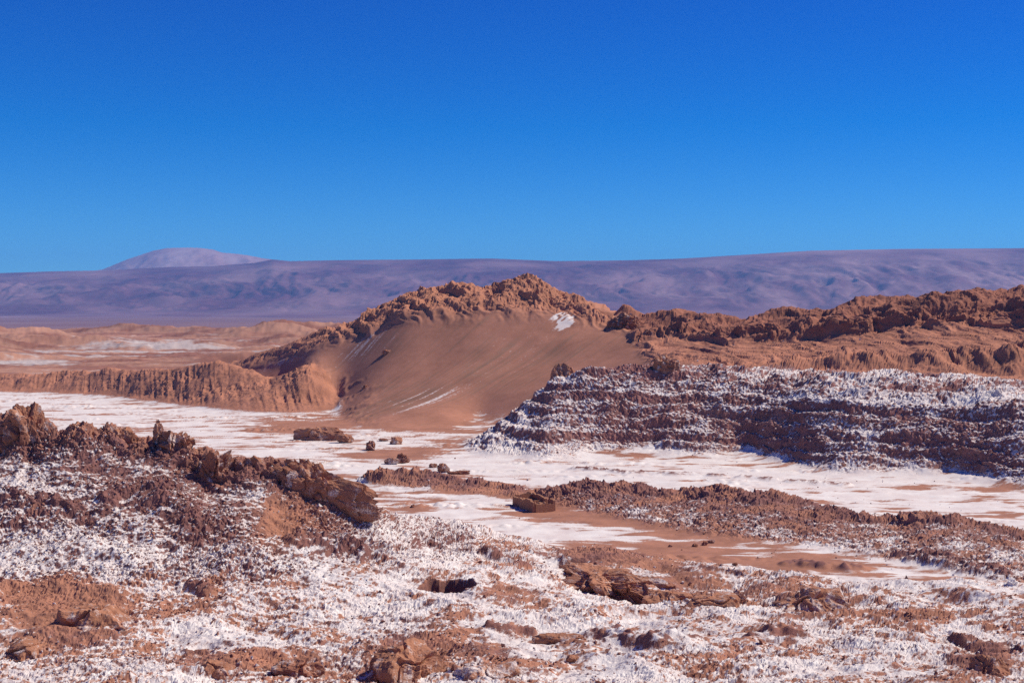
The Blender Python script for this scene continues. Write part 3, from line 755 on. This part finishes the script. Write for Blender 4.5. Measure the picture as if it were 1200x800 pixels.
def far_land():
    crest = np.array([(-400, 324), (0, 320), (60, 318), (120, 317), (160, 315), (200, 313), (250, 312), (300, 308), (320, 304), (340, 306), (400, 305), (500, 304), (575, 303), (650, 306), (740, 305), (800, 303), (850, 300), (900, 297), (950, 294), (1050, 292), (1200, 291), (1600, 289)], float)
    uc = (crest[:, 0] - 600) / FPX
    DC = 14000.0
    zc = CZ + (HOR - crest[:, 1]) / FPX * DC
    U = np.linspace(-0.56, 0.56, 800)
    def shape(X, Y):
        t = (Y - 9300) / (DC - 9300)
        top = np.interp(X / Y, uc, zc)
        tc = np.clip(t, 0, 1)
        z = -64 + (top + 64) * (0.16 * tc + 0.84 * sstep(0.12, 1.0, tc))
        wq = fbm(X / 1200, Y / 1200, X * 0, octs=3, s=14.0)
        rd = ridged(X / 1500 + .5 * wq, Y / 2400 + .3 * wq, X * 0, octs=6, g=0.62, s=4.0) - 0.35
        rd2 = ridged(X / 480 + .6 * wq, Y / 1600, X * 0, octs=4, g=0.6, s=9.0) - 0.35
        z += (115 * rd + 60 * rd2 - 20) * sstep(0.12, 0.5, tc) * (1 - sstep(0.45, 0.92, tc) * 0.985)
        z -= sstep(1.0, 1.35, t) * 420
        return z, t
    d = np.concatenate([np.linspace(1900, 9300, 40), ]); Y = np.repeat(d[:, None], len(U), 1); X = U[None, :] * Y
    zz, t = shape(X, Y)
    zz += 5 * fbm(X / 900, Y / 900, X * 0, octs=3) * (1 - sstep(7000, 9000, Y))
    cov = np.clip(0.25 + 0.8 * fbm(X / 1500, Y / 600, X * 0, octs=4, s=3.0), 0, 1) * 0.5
    o = grid_obj("plain", X, Y, zz, cov, M_PLAIN)
    tag(o, "wide hazy purple plain below the far mountains", kind='structure')
    d = np.linspace(9300, 15200, 330); Y = np.repeat(d[:, None], len(U), 1); X = U[None, :] * Y
    zz, t = shape(X, Y)
    wob = fbm(X / 900, Y / 900, X * 0, octs=4, s=7.0)
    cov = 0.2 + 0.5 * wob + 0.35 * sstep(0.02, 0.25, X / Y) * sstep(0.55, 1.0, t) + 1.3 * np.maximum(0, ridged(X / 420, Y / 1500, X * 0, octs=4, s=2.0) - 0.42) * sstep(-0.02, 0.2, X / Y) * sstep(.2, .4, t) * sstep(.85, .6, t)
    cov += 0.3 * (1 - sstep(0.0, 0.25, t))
    o = grid_obj("mountain_range", X, Y, zz, np.clip(cov, 0, 1), M_RANGE)
    tag(o, "long hazy blue purple mountain range on the horizon", kind='structure')
    pro = np.array([(20, 330), (90, 322), (120, 316), (150, 304), (180, 294), (196, 291), (215, 290.5), (235, 290.5), (250, 292.5), (262, 296.5), (270, 297), (290, 299), (308, 302.5), (335, 306.5), (400, 314), (460, 326)], float)
    DV = 18500.0
    uv_ = (pro[:, 0] - 600) / FPX; zv = CZ + (HOR - pro[:, 1]) / FPX * DV
    U2 = np.linspace(uv_[0], uv_[-1], 220); d = np.linspace(16000, 20500, 120)
    Y = np.repeat(d[:, None], len(U2), 1); X = U2[None, :] * Y
    top = np.interp(X / Y, uv_, zv)
    f = 1 - np.abs((Y - DV) / 2500.0)
    zz = -60 + (top + 60) * np.clip(f, 0, 1) ** 0.8 + 60 * (ridged(X / 420, Y / 900, X * 0, octs=5) - .4) * np.clip(f, 0, 1) * (1 - .85 * sstep(.75, 1, f))
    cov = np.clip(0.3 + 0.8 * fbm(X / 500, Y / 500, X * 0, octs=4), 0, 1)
    o = grid_obj("volcano", X, Y, zz, cov, M_VOLC)
    tag(o, "pale pink flat topped volcano rising behind the range", kind='structure')
far_land()

# ------------------------------------------------------------------ rocks: every boulder and crag a thing of its own
def rock(name, label, cat, base, w, dep, h, seed, group=None, rot=0.0, lean=(0, 0), flat=0.0, n=(44, 30), amp=0.28, salty=0.12, dark=0.45, mat=None, sink=0.25, power=2.6, crack=1.0, shear=0.0, cuts=26):
    """a closed lump w wide, dep deep and h high standing on the ground at base, bedded sink*h into it"""
    nu, nv = n
    th = np.linspace(0, 2 * math.pi, nu, endpoint=False); ph = np.linspace(-math.pi / 2, math.pi / 2, nv + 2)[1:-1]
    T, Pp = np.meshgrid(th, ph)
    def sp(a, p): return np.sign(a) * np.abs(a) ** (2.0 / p)
    u = np.column_stack([(np.cos(T) * np.cos(Pp)).ravel(), (np.sin(T) * np.cos(Pp)).ravel(), np.sin(Pp).ravel()])
    u = np.vstack([u, [0, 0, -1.0], [0, 0, 1.0]])
    rs = np.random.RandomState(int(seed * 977) % 100000)
    pl = rs.normal(size=(cuts, 3)); pl[:, 2] *= 0.7; pl /= np.linalg.norm(pl, axis=1, keepdims=True)
    off = rs.uniform(0.62 if cuts > 15 else 0.8, 1.0, cuts)
    r = np.min(np.where(u @ pl.T > 0.15, off / np.maximum(u @ pl.T, 0.15), 9.0), axis=1)        # flat breaks
    se = (np.abs(u[:, 0]) ** power + np.abs(u[:, 1]) ** power + np.abs(u[:, 2]) ** power) ** (-1.0 / power)
    r = np.minimum(r, se * 1.02)
    p = u * (0.5 * r)[:, None] + np.array([0, 0, .5])
    nr = u
    s = 7.13 * seed
    wx, wy, wz = p[:, 0] * w, p[:, 1] * dep, p[:, 2] * h
    k = 1.0 / max(0.35 * h, 0.35 * min(w, dep), 0.2)
    dd = fbm(wx * k * 0.5 + s, wy * k * 0.5, wz * k * 0.4, octs=2) * 0.7 + 0.75 * (ridged(wx * k + s, wy * k, wz * k * 0.7, octs=4) - 0.45) * crack
    bed = (wz + 0.2 * wx) * k * 2.2 + 0.7 * n3(wx * k + s, wy * k, wz * k)
    dd -= 0.55 * (1 - sstep(0, .10, np.abs(n3(wx * k * .9 + s, wy * k * .9, wz * k * .6))))
    dd += 0.14 * (sstep(0, .35, bed - np.floor(bed)) - 0.5)
    p2 = p + nr * (dd * amp * 0.8)[:, None] * np.array([1, 1, 0.8])
    X, Yl, Z = p2[:, 0] * w + lean[0] * np.maximum(p[:, 2], 0), p2[:, 1] * dep + lean[1] * np.maximum(p[:, 2], 0), p2[:, 2] * (h * (1 + sink)) - sink * h + shear * p2[:, 0] * w
    c, s_ = math.cos(rot), math.sin(rot)
    co = np.column_stack([X * c - Yl * s_, X * s_ + Yl * c, Z])
    i = np.arange(nu * nv).reshape(nv, nu); j = np.roll(i, -1, axis=1)
    q = np.stack([i[:-1], j[:-1], j[1:], i[1:]], -1).reshape(-1, 4)
    faces = [tuple(f) for f in q]
    b, t = nu * nv, nu * nv + 1
    faces += [(b, j[0, a], i[0, a]) for a in range(nu)] + [(t, i[-1, a], j[-1, a]) for a in range(nu)]
    me = bpy.data.meshes.new(name)
    me.from_pydata(co.tolist(), [], [tuple(int(v) for v in f) for f in faces])
    a = me.attributes.new("cover", 'FLOAT_COLOR', 'POINT')
    sl = salty + 0.5 * fbm(wx * 1.2 + s, wy * 1.2, wz * 1.2, octs=2) * (salty > 0.02) + 0.5 * salty * (1 - p[:, 2])
    cv = np.column_stack([np.clip(sl, 0, 1), np.clip(dark + 0.6 * dd - 0.3 * sstep(0.75, 1, p[:, 2]), 0, 1), np.clip(0.25 + 0.5 * sstep(.6, 1, p[:, 2]), 0, 1), np.ones(len(co))])
    a.data.foreach_set("color", cv.astype(np.float32).ravel())
    me.materials.append(mat or M_ROCK)
    o = bpy.data.objects.new(name, me)
    o.location = base
    SC.collection.objects.link(o)
    return tag(o, label, cat, group)

def on(px, d):
    xx = (px - 600) / FPX * d
    return (xx, d, float(ground(xx, d)))

def m_(px, d): return px * d / FPX

def hit(px, py):
    """the ground the photo shows at a pixel"""
    rx, ry, rz = ray(px, py)
    t = np.exp(np.linspace(math.log(97), math.log(900), 6000)); X = rx / ry * t
    g = ground(X, t) - (CZ + rz / ry * t)
    k = int(np.argmax(g > 0))
    return (X[k], t[k], float(ground(X[k], t[k])))

ROCKS = "boulders lying on the salt flat"
# on the white flat (photo column, foot row, width and height in photo pixels)
for (nm, lab, px, py, w, h, dep, kw) in (
    ("rock_outcrop", "long flat topped brown outcrop standing on the white flat below the dune", 372, 516, 52, 14, 4.5, dict(cuts=9, amp=.22, power=3.4, dark=.4)),
    ("rock_outcrop", "shorter brown outcrop just right of the long flat topped one", 404, 519, 26, 10, 3.0, dict(amp=.25, power=3)),
    ("boulder", "dark jagged boulder with a salt streak on the white flat", 433, 528, 16, 12, 3.0, dict(amp=.35, dark=.8)),
    ("boulder", "rounded pale brown boulder alone on the white flat", 464, 521, 20, 10, 3.2, dict(amp=.15, dark=.15)),
    ("boulder", "small low brown rock beside the rounded pale boulder", 449, 517, 11, 4, 1.5, dict(amp=.2)),
    ("boulder", "dark pointed rock at the end of the brown sand strip", 472, 543, 18, 11, 2.2, dict(amp=.35, dark=.8)),
    ("boulder", "low crumbling brown mound left of the dark pointed rock", 458, 544, 20, 8, 2.6, dict(amp=.25, dark=.3, salty=.3)),
    ("boulder", "small dark stone at the left of the cluster above the bank", 507, 548, 11, 5, 1.4, dict(amp=.3, dark=.8)),
    ("boulder", "tallest brown stone in the cluster above the bank", 519, 554, 15, 11, 2.0, dict(amp=.35, dark=.5)),
    ("boulder", "long low reddish stone at the right of the cluster above the bank", 537, 556, 26, 5, 1.6, dict(amp=.3, dark=.5)),
    ("rock_slab", "dark flat slab lying at the foot of the sand dune", 556, 495, 28, 8, 4.0, dict(cuts=9, amp=.25, dark=.9)),
    ("boulder", "tiny dark stone on pale sand below the low bank", 484, 595, 7, 4, .9, dict(amp=.2, dark=.7)),
):
    b = F(px, py)
    rock(nm, lab, "outcrop" if "outcrop" in nm else "slab" if "slab" in nm else "boulder", (b[0], b[1] + dep * .4, b[2]), m_(w, b[1]), dep, m_(h, b[1]), seed=px * .13, group=ROCKS, n=(40, 24), **kw)


CRAGS = "crags along the top of the knoll"
# (name, label, column, foot row, width px, height px, depth m, options)
for (nm, lab, cat, grp, px, py, w, h, dep, kw) in (
    ("rock_crag", "big rounded dark crag at the left end of the knoll top", "crag", CRAGS, 26, 528, 76, 50, 5, dict(amp=.3, dark=.5, n=(130, 80), power=2.4, sink=.7)),
    ("rock_crag", "small low crag just right of the big rounded one", "crag", CRAGS, 90, 513, 30, 15, 3, dict(amp=.4, dark=.5, n=(60, 40), sink=.6)),
    ("rock_crag", "slanting crag with a lit flat back between two salt hollows", "crag", CRAGS, 138, 520, 42, 18, 3, dict(amp=.4, dark=.5, n=(70, 44), shear=-.12, sink=.6)),
    ("rock_spire", "thin upright pinnacle of rock rising from the knoll top", "spire", CRAGS, 184, 520, 12, 24, 1.4, dict(amp=.5, dark=.2, n=(50, 50), power=2, sink=.5)),
    ("rock_crag", "broad jagged crag beside the thin pinnacle", "crag", CRAGS, 203, 531, 52, 27, 3.6, dict(amp=.4, dark=.5, n=(110, 70), shear=-.1, sink=.6)),
    ("rock_crag", "tall dark headland crag at the middle of the knoll throwing a shadow", "crag", CRAGS, 246, 572, 56, 46, 3.8, dict(amp=.4, dark=.7, n=(110, 90), power=3, sink=.4)),
    ("rock_wall", "sloping rock wall at the right end of the knoll with a shaded face", "rock wall", CRAGS, 366, 590, 124, 40, 3.0, dict(cuts=9, amp=.34, dark=.4, n=(180, 70), power=3.4, shear=-.34, sink=.5)),
    ("rock_crag", "notched brown crag between the headland and the sloping rock wall", "crag", CRAGS, 310, 558, 40, 20, 2.2, dict(amp=.4, dark=.45, n=(80, 50), shear=-.3, sink=.6)),
):
    b = hit(px, py) if "d" not in kw else D(px, py, kw.pop("d"))
    rock(nm, lab, cat, (b[0], b[1] + dep * .35, b[2]), m_(w, b[1]), dep, m_(h, b[1]), seed=px * .17, group=grp, **kw)

MUD = "brown earth lumps in the near crust"
STONES = "single stones on the near side of the flat"
for (nm, lab, cat, grp, px, py, w, h, dep, kw) in (
    ("earth_mound", "large cracked brown earth mound in the near left corner", "mound", MUD, 100, 752, 116, 33, 10, dict(sink=.9, amp=.2, dark=.12, n=(140, 80), power=2.6)),
    ("earth_mound", "lower brown earth mound left of the large cracked one", "mound", MUD, 30, 770, 80, 13, 7, dict(sink=.9, amp=.2, dark=.1, n=(100, 60))),
    ("earth_lump", "leftmost of the brown lumps breaking the crust at the bottom edge", "lump", MUD, 245, 800, 60, 22, 4, dict(sink=.6, amp=.3, dark=.3, n=(80, 50))),
    ("earth_lump", "dark cracked lump between the two paler ones at the bottom edge", "lump", MUD, 345, 800, 66, 25, 4, dict(sink=.6, amp=.34, dark=.5, n=(80, 50))),
    ("earth_mound", "broad tilted brown slab mound at the bottom edge left of centre", "mound", MUD, 470, 800, 112, 36, 6, dict(sink=.9, amp=.24, dark=.15, n=(140, 70), shear=.12)),
    ("earth_mound", "salt topped brown mound at the bottom edge near the centre", "mound", MUD, 575, 805, 80, 30, 5, dict(sink=.8, amp=.24, dark=.15, n=(110, 60), salty=.4)),
    ("rock_slab", "flat brown slab lying on white crust below the small dark hollow", "slab", MUD, 672, 776, 24, 7, 1.4, dict(amp=.16, dark=.1, n=(50, 30))),
    ("rock_slab", "thin brown ledge in the crust left of centre foreground", "slab", MUD, 655, 752, 60, 8, 2, dict(cuts=9, sink=.7, amp=.22, dark=.2, n=(70, 30))),
    ("earth_mound", "brown striped mound with a crumbling ridge at the right foreground", "mound", MUD, 955, 725, 116, 30, 10, dict(sink=.9, amp=.26, dark=.3, n=(140, 70), salty=.2)),
    ("rock_slab", "big brown slab whose dark overhanging face drops into a pit", "slab", MUD, 724, 699, 165, 25, 9, dict(cuts=8, amp=.3, lean=(0, -2.2), dark=.4, n=(170, 70), power=3.6, rot=-.92, sink=.5)),
    ("rock_slab", "brown slab with a shaded undercut right of the big pit", "slab", MUD, 782, 713, 56, 19, 5, dict(cuts=9, sink=.6, amp=.2, dark=.35, n=(90, 50), power=3.4)),
    ("rock_slab", "long brown slab tilted towards a small crag right of the big pit", "slab", MUD, 838, 718, 66, 17, 5, dict(cuts=9, sink=.7, amp=.2, dark=.2, n=(100, 50), shear=.06)),
    ("boulder", "small brown crag at the raised end of the tilted slab", "boulder", STONES, 866, 712, 22, 18, 2.2, dict(amp=.3, dark=.4, n=(60, 40))),
    ("earth_mound", "ochre brown outcrop at the lower right corner", "mound", MUD, 1165, 800, 56, 26, 4, dict(sink=.6, amp=.26, dark=.25, n=(90, 60))),
    ("boulder", "dark stone above the ochre outcrop in the lower right corner", "boulder", STONES, 1196, 776, 14, 9, 1, dict(amp=.3, dark=.8)),
    ("boulder", "pale grey boulder with a black shadow at the right edge", "boulder", STONES, 1188, 691, 15, 13, 1.4, dict(amp=.25, dark=.3, salty=.7)),
    ("boulder", "left stone of the three dark stones on the brown sand", "boulder", STONES, 815, 641, 9, 4, .9, dict(amp=.3, dark=.8)),
    ("boulder", "middle stone of the three dark stones on the brown sand", "boulder", STONES, 826, 639, 8, 5, .8, dict(amp=.3, dark=.8)),
    ("boulder", "right stone of the three dark stones on the brown sand", "boulder", STONES, 834, 636, 9, 4, .8, dict(amp=.3, dark=.7)),
    ("boulder", "small dark boulder at the front of the low bank", "boulder", STONES, 862, 663, 7, 4, .7, dict(amp=.3, dark=.7)),
    ("rock_crag", "dark broken crag standing on the flat top of the salt cliff", "crag", None, 778, 437, 34, 20, 5, dict(cuts=14, amp=.28, dark=.55, n=(60, 44), power=2.4, sink=.6)),
    ("boulder", "pale boulder on the salt cliff top near the right edge", "boulder", None, 1172, 468, 16, 13, 2.6, dict(amp=.22, dark=.2, salty=.7)),
    ("earth_mound", "orange brown knob behind the left shoulder of the salt cliff", "mound", None, 660, 446, 40, 17, 8, dict(d=356, amp=.2, dark=.05, n=(70, 50), power=2, sink=2.0)),
    ("rock_crag", "dark rock mass on the saddle between dune crest and right ridge", "crag", None, 733, 384, 36, 15, 6, dict(cuts=14, amp=.32, dark=.8, n=(90, 60), power=2, sink=.7)),
    ("boulder", "dark boulder below the rock mass on the saddle", "boulder", None, 760, 396, 15, 11, 3, dict(amp=.34, dark=.8)),
    ("boulder", "dark boulder on the ridge right of the white patch", "boulder", None, 695, 373, 18, 9, 4, dict(amp=.34, dark=.7)),
    ("boulder", "small brown rock standing out on the left dune slope", "boulder", None, 453, 416, 10, 7, 2.5, dict(amp=.3, dark=.4)),
    ("boulder", "brown rock low on the dune slope above the salt streaks", "boulder", None, 427, 456, 9, 5, 2, dict(amp=.3, dark=.3)),
):
    b = hit(px, py) if "d" not in kw else D(px, py, kw.pop("d"))
    rock(nm, lab, cat, (b[0], b[1] + dep * .35, b[2]), m_(w, b[1]), dep, m_(h, b[1]), seed=px * .17, group=grp, **kw)

# ------------------------------------------------------------------ loose rubble and salt clods, far too many to count
def rubble():
    rs = np.random.RandomState(5)
    octa = np.array([(1, 0, 0), (-1, 0, 0), (0, 1, 0), (0, -1, 0), (0, 0, 1), (0, 0, -.7)], float)
    fc = np.array([(0, 2, 4), (2, 1, 4), (1, 3, 4), (3, 0, 4), (2, 0, 5), (1, 2, 5), (3, 1, 5), (0, 3, 5)])
    wgt = S[KNOLL] * (0.5 + sstep(-.1, .4, w1)) + S[NEAR] * (0.10 + 0.4 * sstep(0.0, .5, -w1 + .3 * w2)) + S[BANK] * (0.45 - 0.4 * bank_rock) + S[CLIFF] * (0.25 + 0.5 * steep) + 0.05 * S[RIDGE] + 0.10 * S[BROWN] * sstep(3, .5, z) + .012 * S[FLAT] + .05 * top_rock
    wgt = wgt * (1 - 0.85 * np.clip(blob(330, 615, 40, 36, 20) + blob(90, 715, 60, 36), 0, 1)) * (y < 480)
    n = 36000
    pick = rs.choice(len(wgt), n, p=wgt / wgt.sum(), replace=False)
    size = np.exp(rs.normal(-2.3, 0.42, n)) * np.where(S[CLIFF][pick] + S[RIDGE][pick] > .5, 1.7, 1.0)
    size = np.minimum(size, np.where(S[CLIFF][pick] > .5, 0.7, 0.38))
    ax = rs.normal(size=(n, 3)); ax /= np.linalg.norm(ax, axis=1, keepdims=True)
    bx = np.cross(ax, rs.normal(size=(n, 3))); bx /= np.linalg.norm(bx, axis=1, keepdims=True); cx = np.cross(ax, bx)
    v = octa[None] * (1 + rs.uniform(-.35, .35, (n, 6, 1))) * rs.uniform(.55, 1.2, (n, 1, 3))
    v = (v[:, :, :1] * ax[:, None] + v[:, :, 1:2] * bx[:, None] + v[:, :, 2:] * cx[:, None]) * size[:, None, None]
    v += np.column_stack([Xf, Yf, Zf])[pick][:, None] + np.array([0, 0, 1.0]) * size[:, None, None] * 0.25
    q = (fc[None] + (np.arange(n) * 6)[:, None, None]).reshape(-1, 3)
    wh = (rs.uniform(size=n) < 0.12 + 0.7 * salt[pick]) * rs.uniform(.4, 1, n)
    cv = np.column_stack([wh, rs.uniform(.3, 1.0, n), np.zeros(n)])
    o = make_mesh("rubble", v.reshape(-1, 3), q, M_CRUST, np.repeat(cv, 6, axis=0), False)
    tag(o, "loose stones and salt clods strewn over the crust and slopes", kind='stuff')
rubble()

# ------------------------------------------------------------------ ruined hut of brown earth walls on the flat
def ruin():
    mat, nt, b = new_mat("earth_wall")
    geo = N(nt, "ShaderNodeNewGeometry")
    f = noise_node(nt, geo.outputs["Position"], 3.0, 5, 0.65)
    c = mixc(nt, rng_node(nt, f, 0.3, 0.7), (0.30, 0.135, 0.075), (0.42, 0.205, 0.115))
    nt.links.new(c, b.inputs["Base Color"])
    bp = N(nt, "ShaderNodeBump"); bp.inputs["Strength"].default_value = 0.7; bp.inputs["Distance"].default_value = 0.08
    nt.links.new(f, bp.inputs["Height"]); nt.links.new(bp.outputs[0], b.inputs["Normal"])
    c0 = F(626, 600)
    root = bpy.data.objects.new("ruined_hut", None); SC.collection.objects.link(root)
    root.location = c0
    far = F(602, 592); ax = Vector((far[0] - c0[0], far[1] - c0[1], 0)); ln = ax.length; ax.normalize()
    sd = Vector((ax.y, -ax.x, 0)) if ax.y > 0 else Vector((-ax.y, ax.x, 0))
    wd, th = 3.6, 0.45
    root.rotation_euler = (0, 0, math.atan2(ax.y, ax.x))
    flip = 1 if (Vector((-ax.y, ax.x, 0)).dot(sd) > 0) else -1
    tag(root, "roofless ruined hut of brown earth walls standing on the valley floor", "ruin")
    def wall(name, p, q, h, seed, gaps=()):
        """an earth wall from p to q on the hut's own plan, with a worn top and openings (start, end, sill, head)"""
        p, q = np.array(p, float), np.array(q, float); l = np.linalg.norm(q - p); t = (q - p) / l; nrm = np.array([-t[1], t[0]])
        bm = bmesh.new(); n = 26
        us = sorted(set(list(np.linspace(0, l, n)) + [g for gp in gaps for g in gp[:2]]))
        def top(u): return h * (1 + 0.26 * float(n2(np.array([u * 0.6 + seed]), np.array([seed]))[0]) + 0.14 * float(n2(np.array([u * 3 + seed]), np.array([seed + 4.]))[0]))
        def block(u0, u1, z0, z1a, z1b):
            vs = []
            for (u, zt) in ((u0, z1a), (u1, z1b)):
                for sgn in (-1, 1):
                    for zz in (z0, zt):
                        c = p + t * u + nrm * sgn * (th / 2 - 0.02 * zz)
                        vs.append(bm.verts.new((c[0], c[1], zz)))
            a0, a1, b0, b1, c_0, c1, d0, d1 = vs
            for fc in ((a0, c_0, c1, a1), (b0, b1, d1, d0), (a1, c1, d1, b1), (a0, b0, d0, c_0), (a0, a1, b1, b0), (c_0, d0, d1, c1)):
                bm.faces.new(fc)
        for u0, u1 in zip(us[:-1], us[1:]):
            g = next((g for g in gaps if u0 >= g[0] - 1e-6 and u1 <= g[1] + 1e-6), None)
            if g is None: block(u0, u1, -0.3, top(u0), top(u1))
            else:
                if g[2] > 0: block(u0, u1, -0.3, g[2], g[2])
                if g[3] < h * .85: block(u0, u1, g[3], top(u0), top(u1))
        bmesh.ops.remove_doubles(bm, verts=bm.verts, dist=1e-4)
        bmesh.ops.recalc_face_normals(bm, faces=bm.faces)
        me = bpy.data.meshes.new(name); bm.to_mesh(me); bm.free(); me.materials.append(mat)
        o = bpy.data.objects.new(name, me); SC.collection.objects.link(o); o.parent = root
        return o
    k = flip
    wall("long_wall", (0, 0), (ln, 0), 1.55, 1.3)
    wall("long_wall", (0, k * wd), (ln, k * wd), 1.75, 5.1, gaps=((2.2, 3.2, 0.0, 9), (5.2, 6.0, 0.7, 1.3)))
    wall("end_wall", (0, k * (th / 2 + .003)), (0, k * (wd - th / 2 - .003)), 1.45, 9.7)
    wall("end_wall", (ln, k * (th / 2 + .003)), (ln, k * (wd - th / 2 - .003)), 1.9, 3.9)
    wall("inner_wall", (ln * .55, k * (th / 2 + .003)), (ln * .55, k * (wd - th / 2 - .003)), 1.2, 2.2, gaps=((1.0, 1.8, 0.0, 9),))
    # fallen earth banked up inside
    bm = bmesh.new(); nn = 18
    g = [[bm.verts.new((ln * a / (nn - 1), k * wd * b_ / (nn - 1), 0.98 + 0.45 * float(n2(np.array([a * .4 + 3.]), np.array([b_ * .4]))[0]))) for b_ in range(nn)] for a in range(nn)]
    for a in range(nn - 1):
        for b_ in range(nn - 1): bm.faces.new((g[a][b_], g[a + 1][b_], g[a + 1][b_ + 1], g[a][b_ + 1]))
    bmesh.ops.recalc_face_normals(bm, faces=bm.faces)
    me = bpy.data.meshes.new("fallen_earth"); bm.to_mesh(me); bm.free(); me.materials.append(mat)
    o = bpy.data.objects.new("fallen_earth", me); SC.collection.objects.link(o); o.parent = root
ruin()

# ------------------------------------------------------------------ the air between here and the mountains
def haze():
    me = bpy.data.meshes.new("haze"); bm = bmesh.new(); bmesh.ops.create_cube(bm, size=1.0)
    zs = [v.co.z + o.location.z for o in SC.objects if o.type == 'MESH' and o.name in ("plain", "mountain_range", "volcano", "ground", "rocky_ridge") for v in o.data.vertices]
    x0, x1, y0, y1, z0, z1 = -15000, 15000, -700, 21500, min(zs) - 1.0, max(zs) + 5.0
    for v in bm.verts:
        v.co = (x1 if v.co.x > 0 else x0, y1 if v.co.y > 0 else y0, z1 if v.co.z > 0 else z0)
    bm.to_mesh(me); bm.free()
    m = bpy.data.materials.new("haze_air"); m.use_nodes = True; nt = m.node_tree; nt.nodes.clear()
    out = N(nt, "ShaderNodeOutputMaterial"); v = N(nt, "ShaderNodeVolumePrincipled")
    v.inputs["Color"].default_value = (0.14, 0.46, 1.0, 1)
    v.inputs["Density"].default_value = 4.2e-5
    v.inputs["Anisotropy"].default_value = 0.0
    nt.links.new(v.outputs[0], out.inputs["Volume"])
    me.materials.append(m)
    o = bpy.data.objects.new("haze", me); SC.collection.objects.link(o)
    tag(o, "thin blue haze filling the air over the valley and plain", kind='stuff')
haze()
